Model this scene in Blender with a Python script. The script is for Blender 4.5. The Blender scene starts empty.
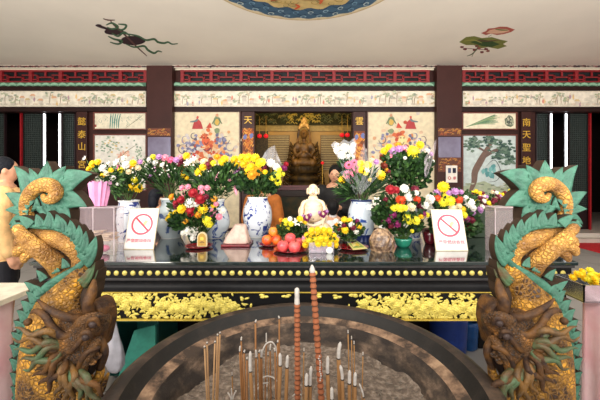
import bpy, math, random
from mathutils import Vector, Matrix, Euler
random.seed(7)
PI = math.pi
S = bpy.context.scene
COL = S.collection
F, CX, HY, EYE = 320.0, 304.0, 178.0, 1.6
# ---------------------------------------------------------------- camera, world, lights
cam = bpy.data.cameras.new('camera'); camo = bpy.data.objects.new('camera', cam); COL.objects.link(camo)
cam.sensor_width = 36; cam.lens = F/600*36; cam.shift_x = -4/600; cam.shift_y = -22/600
camo.location = (0, 0, EYE); camo.rotation_euler = (PI/2, 0, 0); cam.clip_start = 0.02
S.camera = camo
S.view_settings.view_transform = 'Standard'; S.view_settings.look = 'None'
S.view_settings.gamma = 1; S.view_settings.use_curve_mapping = False
S.view_settings.exposure = 0.66
W = bpy.data.worlds.new('world'); S.world = W; W.use_nodes = True
W.node_tree.nodes['Background'].inputs[0].default_value = (1.0, 0.985, 0.955, 1)
W.node_tree.nodes['Background'].inputs[1].default_value = .66
def light(name, kind, loc, energy, color=(1,1,1), size=1.0, rot=(0,0,0), sy=None):
    l = bpy.data.lights.new(name, kind); l.energy = energy; l.color = color
    if kind == 'AREA':
        l.size = size
        if sy: l.shape = 'RECTANGLE'; l.size_y = sy
    elif kind == 'SUN': l.angle = size
    else: l.shadow_soft_size = size
    o = bpy.data.objects.new(name, l); COL.objects.link(o); o.location = loc; o.rotation_euler = rot
    return o
light('sun', 'SUN', (-4, -6, 9), .85, (1, .93, .82), math.radians(14), (math.radians(56), 0, math.radians(-27)))
light('ceiling_fill', 'AREA', (0, -2.4, 2.5), 1850, (1, .97, .93), 14, (math.radians(154), 0, 0), 2.2)  # added fill light behind the camera, aimed up to brighten the ceiling
light('hall_light', 'AREA', (0, 10.9, 4.0), 26, (1, .78, .42), 2.6, (math.radians(35), 0, 0), 1.0)

# ---------------------------------------------------------------- helpers
def lin(c):
    r = []
    for v in c[:3]:
        v = v/255.0
        r.append(v/12.92 if v <= .04045 else ((v+.055)/1.055)**2.4)
    return (r[0], r[1], r[2], 1)
MC = {}
def mat(rgb, rough=.6, metal=0, var=.12, scale=18, bump=0, bscale=40, emit=0, alpha=1, coat=0, rgb2=None, trans=0):
    key = (tuple(rgb), rough, metal, var, scale, bump, bscale, emit, alpha, coat, rgb2, trans)
    if key in MC: return MC[key]
    m = bpy.data.materials.new('paint'); m.use_nodes = True; nt = m.node_tree; N = nt.nodes; L = nt.links
    b = N['Principled BSDF']; c = lin(rgb)
    b.inputs['Roughness'].default_value = rough; b.inputs['Metallic'].default_value = metal
    tc = N.new('ShaderNodeTexCoord')
    nz = N.new('ShaderNodeTexNoise'); nz.inputs['Scale'].default_value = scale; nz.inputs['Detail'].default_value = 4
    L.new(tc.outputs['Object'], nz.inputs['Vector'])
    mx = N.new('ShaderNodeMix'); mx.data_type = 'RGBA'
    c2 = lin(rgb2) if rgb2 else tuple(max(0, v*(1-2*var)) for v in c[:3])+(1,)
    mx.inputs[6].default_value = c; mx.inputs[7].default_value = c2
    rp = N.new('ShaderNodeMapRange'); rp.inputs[1].default_value = .38; rp.inputs[2].default_value = .68
    L.new(nz.outputs['Fac'], rp.inputs[0]); L.new(rp.outputs[0], mx.inputs[0]); L.new(mx.outputs[2], b.inputs['Base Color'])
    if bump:
        n2 = N.new('ShaderNodeTexNoise'); n2.inputs['Scale'].default_value = bscale; n2.inputs['Detail'].default_value = 5
        L.new(tc.outputs['Object'], n2.inputs['Vector'])
        bp = N.new('ShaderNodeBump'); bp.inputs['Strength'].default_value = bump; bp.inputs['Distance'].default_value = .02
        L.new(n2.outputs['Fac'], bp.inputs['Height']); L.new(bp.outputs[0], b.inputs['Normal'])
    if emit: b.inputs['Emission Color'].default_value = c; b.inputs['Emission Strength'].default_value = emit
    if max(rgb) < 90 and .3 <= rough <= .7: b.inputs['Specular IOR Level'].default_value = .2
    if alpha < 1: b.inputs['Alpha'].default_value = alpha
    if coat: b.inputs['Coat Weight'].default_value = coat; b.inputs['Coat Roughness'].default_value = .08
    if trans: b.inputs['Transmission Weight'].default_value = trans
    MC[key] = m; return m
def P(x, y, D):                       # a point seen at (x, y) at distance D
    return Vector(((x-CX)*D/F, D, EYE-(y-HY)*D/F))
class G:
    def __init__(s): s.v = []; s.f = []; s.m = []; s.s = []
    def add(s, vs, fs, mi=0, sm=False):
        o = len(s.v); s.v += [Vector(v) for v in vs]
        for f in fs: s.f.append([i+o for i in f]); s.m.append(mi); s.s.append(sm)
    def box(s, x0, x1, y0, y1, z0, z1, mi=0):
        vs = [(x, y, z) for z in (z0, z1) for y in (y0, y1) for x in (x0, x1)]
        s.add(vs, [(0,2,3,1),(4,5,7,6),(0,1,5,4),(2,6,7,3),(0,4,6,2),(1,3,7,5)], mi)
    def obox(s, c, ax, ay, az, mi=0):  # oriented box, half axes
        c = Vector(c); ax = Vector(ax); ay = Vector(ay); az = Vector(az)
        vs = [c+i*ax+j*ay+k*az for k in (-1,1) for j in (-1,1) for i in (-1,1)]
        s.add(vs, [(0,2,3,1),(4,5,7,6),(0,1,5,4),(2,6,7,3),(0,4,6,2),(1,3,7,5)], mi)
    def lathe(s, prof, c=(0,0,0), n=40, mi=0, caps=True, mis=None, sq=1):
        c = Vector(c); o = len(s.v); k = len(prof)
        for (r, z) in prof:
            for i in range(n):
                a = 2*PI*i/n; s.v.append(c+Vector((r*math.cos(a), sq*r*math.sin(a), z)))
        for j in range(k-1):
            for i in range(n):
                i2 = (i+1) % n
                s.f.append([o+j*n+i, o+j*n+i2, o+(j+1)*n+i2, o+(j+1)*n+i]); s.m.append(mis[j] if mis else mi); s.s.append(True)
        if caps:
            s.f.append([o+i for i in range(n)][::-1]); s.m.append(mis[0] if mis else mi); s.s.append(False)
            s.f.append([o+(k-1)*n+i for i in range(n)]); s.m.append(mis[-1] if mis else mi); s.s.append(False)
    def tube(s, pts, rad, n=10, mi=0, sm=True, flat=1.0, up=None, mod=None):
        pts = [Vector(p) for p in pts]; k = len(pts)
        if not hasattr(rad, '__len__'): rad = [rad]*k
        P2 = list(pts); R2 = list(rad)
        d0 = (pts[0]-pts[1]).normalized(); d1 = (pts[-1]-pts[-2]).normalized()
        P2 = [pts[0]+d0*rad[0]*.95, pts[0]+d0*rad[0]*.6]+P2+[pts[-1]+d1*rad[-1]*.6, pts[-1]+d1*rad[-1]*.95]
        R2 = [rad[0]*.25, rad[0]*.78]+R2+[rad[-1]*.78, rad[-1]*.25]
        o = len(s.v); K = len(P2); U = None
        for j in range(K):
            t = (P2[min(j+1, K-1)]-P2[max(j-1, 0)]).normalized()
            if U is None:
                U = Vector(up) if up else (Vector((0,0,1)) if abs(t.z) < .9 else Vector((1,0,0)))
            U = (U-t*U.dot(t))
            if U.length < 1e-5: U = t.orthogonal()
            U.normalize(); V = t.cross(U)
            for i in range(n):
                a = 2*PI*i/n; q = mod(j, a) if mod else 1
                s.v.append(P2[j]+(U*math.cos(a)+V*math.sin(a)*flat)*R2[j]*q)
        for j in range(K-1):
            for i in range(n):
                i2 = (i+1) % n
                s.f.append([o+j*n+i, o+j*n+i2, o+(j+1)*n+i2, o+(j+1)*n+i]); s.m.append(mi); s.s.append(sm)
        s.f.append([o+i for i in range(n)][::-1]); s.m.append(mi); s.s.append(sm)
        s.f.append([o+(K-1)*n+i for i in range(n)]); s.m.append(mi); s.s.append(sm)
    def ball(s, c, r, mi=0, n=14, k=9, rot=None):
        c = Vector(c); r = r if hasattr(r, '__len__') else (r, r, r); o = len(s.v)
        for j in range(1, k):
            t = PI*j/k
            for i in range(n):
                a = 2*PI*i/n; v = Vector((r[0]*math.sin(t)*math.cos(a), r[1]*math.sin(t)*math.sin(a), r[2]*math.cos(t)))
                s.v.append(c+(rot @ v if rot else v))
        t0 = Vector((0,0,r[2])); s.v.append(c+(rot @ t0 if rot else t0)); s.v.append(c-(rot @ t0 if rot else t0))
        T = len(s.v)-2
        for j in range(k-2):
            for i in range(n):
                i2 = (i+1) % n; s.f.append([o+j*n+i, o+(j+1)*n+i, o+(j+1)*n+i2, o+j*n+i2]); s.m.append(mi); s.s.append(True)
        for i in range(n):
            i2 = (i+1) % n
            s.f.append([T, o+i, o+i2]); s.m.append(mi); s.s.append(True)
            s.f.append([T+1, o+(k-2)*n+i2, o+(k-2)*n+i]); s.m.append(mi); s.s.append(True)
    def prism(s, loop, ext, mi=0, ms=None):   # loop of 3D points, extruded by ext
        o = len(s.v); n = len(loop); ext = Vector(ext)
        s.v += [Vector(p) for p in loop]; s.v += [Vector(p)+ext for p in loop]
        s.f.append([o+i for i in range(n)]); s.m.append(mi); s.s.append(False)
        s.f.append([o+n+i for i in range(n)][::-1]); s.m.append(mi if ms is None else ms); s.s.append(False)
        for i in range(n):
            j = (i+1) % n; s.f.append([o+j, o+i, o+n+i, o+n+j]); s.m.append(mi if ms is None else ms); s.s.append(False)
ORG = {}
def obj(name, g, mats, parent=None, at=None, kind=None, label=None, cat=None, group=None, bevel=0, remesh=0, smooth=0, local=False):
    if not isinstance(mats, (list, tuple)): mats = [mats]
    if parent: org = Vector((0,0,0)) if local else ORG[parent.name]
    elif at is not None: org = Vector(at)
    elif local: org = Vector((0,0,0))
    else:
        xs = [v.x for v in g.v]; ys = [v.y for v in g.v]; org = Vector(((min(xs)+max(xs))/2, (min(ys)+max(ys))/2, min(v.z for v in g.v)))
    me = bpy.data.meshes.new(name); me.from_pydata([tuple(v-org) for v in g.v], [], g.f)
    for m in mats: me.materials.append(m)
    me.polygons.foreach_set('material_index', g.m); me.polygons.foreach_set('use_smooth', g.s); me.update()
    o = bpy.data.objects.new(name, me); COL.objects.link(o)
    if parent: o.parent = parent
    else: o.location = org; ORG[o.name] = org
    if remesh:
        r = o.modifiers.new('r', 'REMESH'); r.mode = 'VOXEL'; r.voxel_size = remesh; r.use_smooth_shade = True
    if smooth:
        r = o.modifiers.new('s', 'SMOOTH'); r.iterations = smooth; r.factor = .6
    if bevel:
        b = o.modifiers.new('b', 'BEVEL'); b.width = bevel; b.segments = 2; b.limit_method = 'ANGLE'
    tag(o, label, cat, group, kind); return o
def tag(o, label=None, cat=None, group=None, kind=None):
    if label: o['label'] = label
    if cat: o['category'] = cat
    if group: o['group'] = group
    if kind: o['kind'] = kind
    return o
def thing(name, label, cat, loc, group=None):
    o = bpy.data.objects.new(name, None); o.empty_display_size = .05; COL.objects.link(o); o.location = loc
    ORG[o.name] = Vector(loc); return tag(o, label, cat, group)
def dup(root, loc, rot=None, scale=None, label=None):
    r = root.copy(); COL.objects.link(r); r.location = loc; ORG[r.name] = Vector(loc)
    if rot is not None: r.rotation_euler = rot
    if scale is not None: r.scale = scale
    if label: r['label'] = label
    for ch in list(root.children):
        c = ch.copy(); COL.objects.link(c); c.parent = r
        for q in list(ch.children):
            d = q.copy(); COL.objects.link(d); d.parent = c
    return r
def spline(pts, per=6):               # Catmull-Rom through tuples of any length
    out = []; n = len(pts)
    for i in range(n-1):
        p0 = pts[max(i-1, 0)]; p1 = pts[i]; p2 = pts[i+1]; p3 = pts[min(i+2, n-1)]
        for k in range(per):
            t = k/per
            out.append(tuple(.5*((2*b)+(-a+c)*t+(2*a-5*b+4*c-d)*t*t+(-a+3*b-3*c+d)*t**3) for a, b, c, d in zip(p0, p1, p2, p3)))
    out.append(tuple(pts[-1])); return out
class Paint(G):                       # flat painted motifs on a plane; mp maps picture-plan (x, y) to the plane
    def __init__(s, mp, nrm): super().__init__(); s.mp = mp; s.nrm = Vector(nrm); s.k = 1; s.pal = []; s.ix = {}
    def c(s, rgb):
        if rgb not in s.ix: s.ix[rgb] = len(s.pal); s.pal.append(mat(rgb, .7, var=.1, scale=9))
        return s.ix[rgb]
    def poly(s, pts, rgb):
        s.k += 1; o = len(s.v); off = s.nrm*(.0004+.00006*s.k)
        s.v += [s.mp(x, y)+off for x, y in pts]; s.f.append([o+i for i in range(len(pts))]); s.m.append(s.c(rgb)); s.s.append(False)
    def blob(s, x, y, rx, ry, rgb, j=.25, n=10):
        s.poly([(x+rx*math.cos(a)*(1+random.uniform(-j, j)), y+ry*math.sin(a)*(1+random.uniform(-j, j))) for a in [2*PI*i/n for i in range(n)]], rgb)
    def stroke(s, pts, w, rgb, per=5):
        q = spline(pts, per) if len(pts) > 2 else list(pts); L = []; R = []
        for i, p in enumerate(q):
            a = q[max(i-1, 0)]; b = q[min(i+1, len(q)-1)]; dx, dy = b[0]-a[0], b[1]-a[1]; l = math.hypot(dx, dy) or 1
            t = i/(len(q)-1); ww = w*(1-.6*abs(2*t-1)**2)/2; L.append((p[0]-dy/l*ww, p[1]+dx/l*ww)); R.append((p[0]+dy/l*ww, p[1]-dx/l*ww))
        s.poly(L+R[::-1], rgb)
def mesh_text(txt, size):
    cu = bpy.data.curves.new('t', 'FONT'); cu.body = txt; cu.size = size; cu.extrude = size*.03; cu.align_x = 'CENTER'; cu.align_y = 'CENTER'; cu.resolution_u = 3
    o = bpy.data.objects.new('t', cu); COL.objects.link(o); bpy.context.view_layer.update()
    me = bpy.data.meshes.new_from_object(o.evaluated_get(bpy.context.evaluated_depsgraph_get()))
    g = G(); g.add([v.co.copy() for v in me.vertices], [list(p.vertices) for p in me.polygons])
    bpy.data.objects.remove(o); bpy.data.meshes.remove(me); return g

# ---------------------------------------------------------------- common materials
BROWN = mat((58, 32, 28), .45, var=.15, scale=4)
DBROWN = mat((42, 24, 22), .4, var=.15, scale=5)
RED = mat((132, 22, 28), .5)
CREAM = mat((222, 210, 184), .6, var=.03, scale=3)
GOLDP = mat((214, 166, 60), .4, metal=.3)
BLACK = mat((20, 18, 18), .25, var=.2)
WHITE = mat((240, 238, 232), .5, var=.02)
GREENP = mat((120, 175, 140), .6, var=.2)
# ================================================================ the setting
DF = 8.4; ZC = EYE+112*DF/F
def FX(x, D=DF): return (x-CX)*D/F
def FZ(y, D=DF): return EYE-(y-HY)*D/F
def pbox(g, x0, x1, y0, y1, D, dep=.08, mi=0): g.box(FX(x0, D), FX(x1, D), D, D+dep, FZ(y1, D), FZ(y0, D), mi)
def st(name, g, m, **k): return obj(name, g, m, kind='structure', **k)
# floor
m_floor = mat((150, 148, 146), .35, var=.12, scale=1.5)
def tile_mat(rgb, grout, sz, rough):
    m = bpy.data.materials.new('tiles'); m.use_nodes = True; N = m.node_tree.nodes; L = m.node_tree.links; b = N['Principled BSDF']
    tc = N.new('ShaderNodeTexCoord'); br = N.new('ShaderNodeTexBrick'); br.offset = 0
    br.inputs['Scale'].default_value = 1/sz; br.inputs['Brick Width'].default_value = 1; br.inputs['Row Height'].default_value = 1; br.inputs['Mortar Size'].default_value = .012
    br.inputs['Color1'].default_value = lin(rgb); br.inputs['Color2'].default_value = lin([v*.93 for v in rgb]); br.inputs['Mortar'].default_value = lin(grout)
    L.new(tc.outputs['Object'], br.inputs['Vector']); L.new(br.outputs['Color'], b.inputs['Base Color']); b.inputs['Roughness'].default_value = rough; return m
g = G(); g.box(-14, 14, -9, 14, -.1, 0); st('floor', g, tile_mat((158, 155, 152), (110, 106, 102), .6, .4), at=(0, 0, 0))
g = G(); g.box(-14, 14, 7.85, 14, 0, .1); g.box(-14, 14, 8.12, 14, .1, .2); st('floor_platform', g, mat((206, 196, 184), .35, var=.06, scale=3), at=(0, 8, 0))
g = G(); g.box(-14, 14, .7, 14, ZC, ZC+.2); st('ceiling', g, mat((236, 227, 212), .8, var=.03, scale=.8), at=(0, 5, ZC))
# front wall of the hall, built from its solid pieces
def wall_piece(x0, x1, y0, y1, D=DF+.04, dep=.16):
    w = G(); pbox(w, x0, x1, y0, y1, D, dep); return w
ZF = HY+(EYE-.2)*F/DF                # picture row of the platform at the front wall
g = G()
for (x0, x1, y0, y1) in ((-300, 900, 60, 90), (-300, 900, 88, 112), (76, 255, 105, ZF), (352, 535, 105, ZF), (-300, -60, 105, ZF), (650, 900, 105, ZF)):
    pbox(g, x0, x1, y0, y1, DF+.05, .15)
st('wall_front', g, BROWN, at=(0, DF, .2))
g = G()
for sx in (-1, 1):
    g.box(sx*2.45-.05, sx*2.45+.05, 8.62, 13.3, .2, 4.4)  # added partitions, out of view, keep the hall light to the centre
g.box(-13, 13, 13.2, 13.3, .2, 4.5); g.box(-13, -12.9, -2, 13.3, 0, 4.6); g.box(12.9, 13, -2, 13.3, 0, 4.6)
st('wall_hall', g, mat((44, 30, 28), .6), at=(0, 13, .2))
# beams and bands across the front
for i, (x0, x1, y0, y1, D, c) in enumerate(((-300, 146, 86, 90.5, DF-.03, 0), (172, 437, 86, 90.5, DF-.03, 0), (462, 900, 86, 90.5, DF-.03, 0),
        (-300, 146, 107, 111.5, DF-.04, 0), (172, 437, 107, 111.5, DF-.04, 0), (462, 900, 107, 111.5, DF-.04, 0),
        (-300, 900, 67, 70, DF+.02, 1))):
    g = G(); pbox(g, x0, x1, y0, y1, D, .1 if c == 0 else .05); st('trim_%d' % (i+1), g, DBROWN if c == 0 else CREAM, bevel=.008)
# ceiling border: small dark red scroll pattern
p = Paint(lambda x, y: P(x, y, DF-.06), (0, -1, 0))
p.poly([(-300, 65.2), (900, 65.2), (900, 68), (-300, 68)][::-1], (190, 178, 160))
x = -20
while x < 620:
    c = random.choice([(88, 30, 32), (60, 30, 34), (110, 60, 60), (54, 40, 44)])
    p.blob(x, 66.4+random.uniform(-.3, .3), random.uniform(1.1, 2.1), random.uniform(.6, 1.1), c, .3, 7); x += random.uniform(1.6, 2.8)
st('trim_8', p, p.pal)
# two big pillars
for side, (x0, x1) in enumerate(((146.3, 172), (437, 462.3))):
    D = 8.22; t = thing('pillar', ['dark brown square pillar left of the middle bay, red lanterns mirrored in its panel', 'dark brown square pillar right of the middle bay with a small white poster'][side],
              'pillar', (FX((x0+x1)/2, D), D+.1, .2)); t['kind'] = 'structure'
    g = G(); pbox(g, x0, x1, 65.2, HY+(EYE-.2)*F/D, D, .34); obj('shaft', g, mat((62, 34, 30), .5, var=.1, scale=3), t, bevel=.01)
    p = Paint(lambda x, y: P(x, y, D-.012), (0, -1, 0)); bx = (x0+1, x1-1)
    for (ya, yb) in ((128, 136), (157, 172)):
        p.poly([(bx[0], yb), (bx[1], yb), (bx[1], ya), (bx[0], ya)], (96, 52, 34))
        for k in range(46):
            xx = random.uniform(bx[0]+1, bx[1]-1); yy = random.uniform(ya+.8, yb-.8)
            p.stroke([(xx-1.3, yy+.7), (xx, yy-.5), (xx+1.2, yy+.4)], .6, random.choice([(176, 110, 50), (150, 70, 34), (196, 140, 60)]), 3)
    obj('ornament_band', p, p.pal, t)
    g = G(); pbox(g, x0+1.5, x1-1.5, 137, 157.5, D-.02, .018)
    obj('glazed_panel', g, mat((124, 118, 142), .25, var=.2, scale=2, rgb2=(96, 84, 104)), t, bevel=.004)  # bluish reflection in the glass is put into the panel colour
# poster on the right pillar
p = Paint(lambda x, y: P(x, y, 8.2-.02), (0, -1, 0))
g0 = [(446, 182.5), (457.3, 182.5), (457.3, 165.5), (446, 165.5)]
p.prism([p.mp(*q) for q in g0], (0, .012, 0), p.c((236, 226, 214)))
p.poly([(448, 173), (451, 173), (451, 168), (448, 168)], (70, 80, 110)); p.poly([(452.6, 173), (456, 173), (456, 168), (452.6, 168)], (40, 40, 60))
p.blob(449.5, 178, 1.7, 1.8, (190, 50, 50), .05); p.blob(449.5, 178, 1, 1.1, (236, 226, 214), .05); p.blob(454.5, 178, 1.6, 1.7, (200, 120, 120), .2)
obj('poster', p, p.pal, label='small white poster with icons stuck on the right pillar', cat='poster')
# red lattice transoms
def lattice(x0, x1, posts, label):
    t = thing('lattice_transom', label, 'lattice', (FX((x0+x1)/2), DF, FZ(82)), 'red lattice transoms under the ceiling')
    t['kind'] = 'structure'
    g = G(); pbox(g, x0, x1, 70, 82, DF+.045, .03); obj('backing', g, mat((34, 36, 38), .5, var=.3, scale=3), t)
    f = G(); pbox(f, x0, x1, 69.8, 71.6, DF-.03, .07); pbox(f, x0, x1, 81, 82.4, DF-.03, .07)
    for q in posts: pbox(f, q-1.6, q+1.6, 71, 82, DF-.035, .075)
    obj('frame', f, RED, t, bevel=.004)
    k = G()
    for a, b in zip(posts[:-1], posts[1:]):
        m = (a+b)/2; w = (b-a)
        for (u0, u1, v0, v1) in ((-.5, -.22, 74.6, 75.6), (.22, .5, 74.6, 75.6), (-.26, .26, 76.6, 77.7), (-.28, -.22, 74.6, 81.4), (.22, .28, 76.6, 81.4), (-.02, .03, 71, 77), (-.5, -.24, 79, 80), (.24, .5, 79, 80)):
            pbox(k, m+u0*w, m+u1*w, v0, v1, DF-.01, .03)
    obj('key_pattern', k, mat((136, 26, 30), .5), t)
lattice(-60, 146, list(range(-60, 150, 30))[:-1]+[120, 145], 'red key-pattern lattice transom left of the left pillar')
lattice(180, 430, [182, 211, 241, 272, 303.5, 334, 365, 395, 428], 'red key-pattern lattice transom between the two pillars')
lattice(463, 680, [464, 487, 517, 547, 577, 607, 637, 667], 'red key-pattern lattice transom right of the right pillar')
# green wave bands
for (a, b) in ((-60, 146), (172, 437), (462, 680)):
    g = G(); pbox(g, a, b, 82.2, 86.4, DF-.02, .06, 1)
    x = a+5
    while x < b-2:
        g.prism([P(x-5, 86.2, DF-.05), P(x-4.4, 84.6, DF-.05), P(x-2, 83, DF-.05), P(x, 82.5, DF-.05), P(x+2, 83, DF-.05), P(x+4.2, 84.4, DF-.05), P(x+5, 86.2, DF-.05), P(x, 84.8, DF-.05)], (0, .04, 0), 0)
        x += 8.4
    obj('wave_band', g, [mat((134, 176, 146), .6, var=.1), mat((70, 112, 88), .6)], label='green carved wave band under the red lattice %s' % {-60: 'in the left bay', 172: 'between the pillars', 462: 'in the right bay'}[a], cat='moulding', kind='structure')
# painted frieze strips
def frieze(x0, x1, label, seed):
    random.seed(seed); p = Paint(lambda x, y: P(x, y, DF-.02), (0, -1, 0)); y0, y1 = 91, 106.6
    p.prism([p.mp(*q) for q in ((x0, y1), (x1, y1), (x1, y0), (x0, y0))], (0, .06, 0), p.c((228, 218, 198)))
    oc = p.c; p.c = lambda rgb: oc(tuple(int(a*.68+b*.32) for a, b in zip(rgb, (228, 216, 196))))
    for k in (0, 1):
        yy = y0+.8 if k == 0 else y1-.8; p.poly([(x0+.6, yy+.15), (x1-.6, yy+.15), (x1-.6, yy-.15), (x0+.6, yy-.15)], (150, 130, 100))
    n = int((x1-x0)/3.3)
    for i in range(n):
        cx = x0+4+(x1-x0-8)*(i+random.random())/n; cy = random.uniform(y0+4, y1-3.5); kind = random.random()
        if kind < .35:     # tree
            p.stroke([(cx, y1-2), (cx+random.uniform(-1, 1), cy+1), (cx+1.5, cy-3)], .7, (120, 96, 76))
            for q in range(6): p.blob(cx+random.uniform(-3.5, 3.5), cy-1.5+random.uniform(-2.5, 2), 1.3, .8, random.choice([(132, 150, 112), (160, 168, 134), (110, 130, 110), (178, 164, 130)]))
        elif kind < .6:    # pavilion
            p.poly([(cx-3, cy), (cx+3, cy), (cx+1.5, cy-2), (cx-1.5, cy-2)], random.choice([(206, 140, 96), (150, 140, 128), (198, 168, 110)]))
            p.poly([(cx-2, cy+3.4), (cx+2, cy+3.4), (cx+2, cy+.3), (cx-2, cy+.3)], random.choice([(222, 188, 160), (214, 200, 178), (190, 180, 168)]))
        elif kind < .85:   # figure
            p.blob(cx, cy+1.6, 1, 2.1, random.choice([(196, 96, 76), (128, 132, 160), (210, 164, 90), (150, 110, 130)])); p.blob(cx, cy-1, .6, .6, (216, 178, 146))
        else:              # rocks and water
            for q in range(4): p.stroke([(cx-4, cy+q*.9), (cx, cy-.7+q*.9), (cx+4, cy+q*.9)], .4, (176, 172, 160), 3)
        p.blob(cx+random.uniform(-3, 3), y1-2.4, random.uniform(1, 2.6), .7, random.choice([(186, 180, 158), (166, 156, 140), (200, 176, 150)]))
    for xe in (x0+3, x1-3):
        for q in range(12): p.blob(xe+random.uniform(-2.2, 2.2), random.uniform(y0+2, y1-2), 1, .9, random.choice([(120, 140, 100), (160, 130, 90), (196, 186, 140)]))
    obj('painted_frieze', p, p.pal, label=label, cat='painting', group='painted frieze strips')
frieze(-40, 145.8, 'long cream frieze painted with tiny figures above the left doors', 3)
frieze(173, 436.4, 'long cream frieze painted with misty landscapes between the pillars', 4)
frieze(463, 660, 'long cream frieze of faded landscapes right of the right pillar', 5)
# framed paintings of the bays
def panel(x0, x1, y0, y1, base, frame=(96, 44, 34)):
    p = Paint(lambda x, y: P(x, y, DF-.005), (0, -1, 0))
    p.prism([P(x, y, DF-.004) for x, y in ((x0, y1), (x1, y1), (x1, y0), (x0, y0))], (0, .05, 0), p.c(base)); return p
def framed(p, x0, x1, y0, y1, label, col=(108, 52, 40)):
    t = thing('framed_painting', label, 'painting', (FX((x0+x1)/2), DF, FZ(y1)))
    obj('picture', p, p.pal, t); f = G()
    for (a, b, c, d) in ((x0-1, x1+1, y0-1, y0+.2), (x0-1, x1+1, y1-.2, y1+1), (x0-1, x0+.2, y0, y1), (x1-.2, x1+1, y0, y1)): pbox(f, a, b, c, d, DF-.03, .08)
    obj('frame', f, mat(col, .4), t)
random.seed(11)
p = panel(94, 145.5, 113, 128.8, (224, 214, 188))
for i in range(5): p.stroke([(110+i*2.2+random.uniform(-.5, .5), 128.4), (110.5+i*2.1, 120), (111+i*2.4, 113.6)], 1.2, random.choice([(92, 150, 136), (76, 128, 118)]))
for i in range(46):
    x = random.choice([random.uniform(98, 124), random.uniform(126, 143)]); y = random.uniform(114.5, 124); p.stroke([(x, y), (x+random.uniform(-2, 2), y+random.uniform(.6, 2.4))], .7, random.choice([(96, 146, 126), (130, 160, 134), (80, 120, 110)]))
p.stroke([(126, 127.5), (134, 122), (143, 115)], .5, (120, 120, 90)); p.poly([(95, 127), (96.5, 127), (96.5, 124.5), (95, 124.5)], (150, 40, 30))
framed(p, 94, 145.5, 113, 128.8, 'small horizontal painting of green bamboo beside left pillar')
p = panel(94, 145.5, 135, 190, (226, 220, 208))
for i in range(60):
    x = random.gauss(112, 7); y = random.gauss(146, 4.5); p.blob(max(97, min(143, x)), max(137, y), 1.2, .7, random.choice([(150, 168, 140), (120, 146, 120), (214, 186, 130), (170, 180, 160)]))
for i in range(26): p.blob(random.gauss(124, 3), random.gauss(153, 2.2), 1.3, 1, random.choice([(222, 160, 132), (214, 140, 116), (230, 190, 168)]))
for i in range(24): p.blob(random.gauss(138, 2.2), random.gauss(153, 6), .9, .9, random.choice([(160, 176, 150), (130, 150, 130)]))
p.stroke([(116, 172), (120, 160), (126, 152), (138, 144)], .6, (130, 130, 100))
framed(p, 94, 145.5, 135, 190, 'pale painting of flowering branches behind the leftmost bouquets')
p = panel(463.3, 516.5, 113, 128.8, (232, 220, 190))
for i in range(16):
    a = -.6+i*.085; p.stroke([(466, 127), (480+i*.8, 121-i*.55+3), (496+random.uniform(-2, 4), 127-14*math.sin(.2+i*.05))], .6, random.choice([(120, 150, 106), (150, 168, 120), (96, 132, 100)]))
for r in (5, 3.6, 2.2): p.blob(509.5, 121.5, r, r*1.15, {5: (108, 118, 96), 3.6: (150, 154, 128), 2.2: (92, 100, 88)}[r], .18, 14)
for i in range(20): p.blob(509.5+random.uniform(-4, 4), 121.5+random.uniform(-4, 4), .7, .7, random.choice([(200, 198, 170), (80, 84, 74)]))
framed(p, 463.3, 516.5, 113, 128.8, 'small horizontal painting of long green grass leaves and dark flower')
p = panel(463.3, 516.5, 135.5, 200, (196, 208, 204))
p.poly([(463.5, 199.5), (516, 199.5), (516, 184), (500, 188), (484, 181), (463.5, 186)], (170, 180, 150))
p.stroke([(470, 192), (474, 182), (475, 172), (480, 162), (487, 150), (492, 141)], 6.8, (116, 92, 80)); p.stroke([(482, 159), (494, 151), (505, 149)], 3.4, (108, 88, 78)); p.stroke([(486, 152), (476, 146), (470, 143)], 2.6, (108, 88, 78))
for (cx, cy, rx, ry, n) in ((473, 144, 8, 7, 60), (492, 141, 9, 5.5, 60), (504, 150, 9, 9, 80), (509, 160, 7, 5, 34), (497, 157, 6, 3, 14)):
    for i in range(n): p.blob(min(515, max(465, random.gauss(cx, rx*.45))), max(137, random.gauss(cy, ry*.45)), 1.9, 1.1, random.choice([(70, 98, 84), (92, 120, 100), (60, 82, 76), (110, 130, 112)]))
for i in range(14): p.blob(random.gauss(490, 3), random.gauss(172, 4), 1.8, 2.6, random.choice([(120, 176, 172), (150, 196, 190), (90, 150, 150)]))
p.stroke([(486, 166), (494, 160), (500, 170), (497, 180), (488, 182)], .6, (60, 60, 60)); p.blob(504, 178, 2.4, 4, (120, 124, 150)); p.blob(503, 172, 1.2, 1.3, (210, 190, 170))
for i in range(20): p.stroke([(463.6, 160+i*1.4), (466+random.random()*3, 160.4+i*1.4)], .3, (120, 150, 150))
for i in range(40): p.blob(random.uniform(466, 514), random.uniform(183, 198), 2.2, .8, random.choice([(150, 158, 130), (190, 190, 168), (120, 130, 112)]))
framed(p, 463.3, 516.5, 135.5, 200, 'tall painting of a twisted pine tree and resting figure by right pillar')
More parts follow.
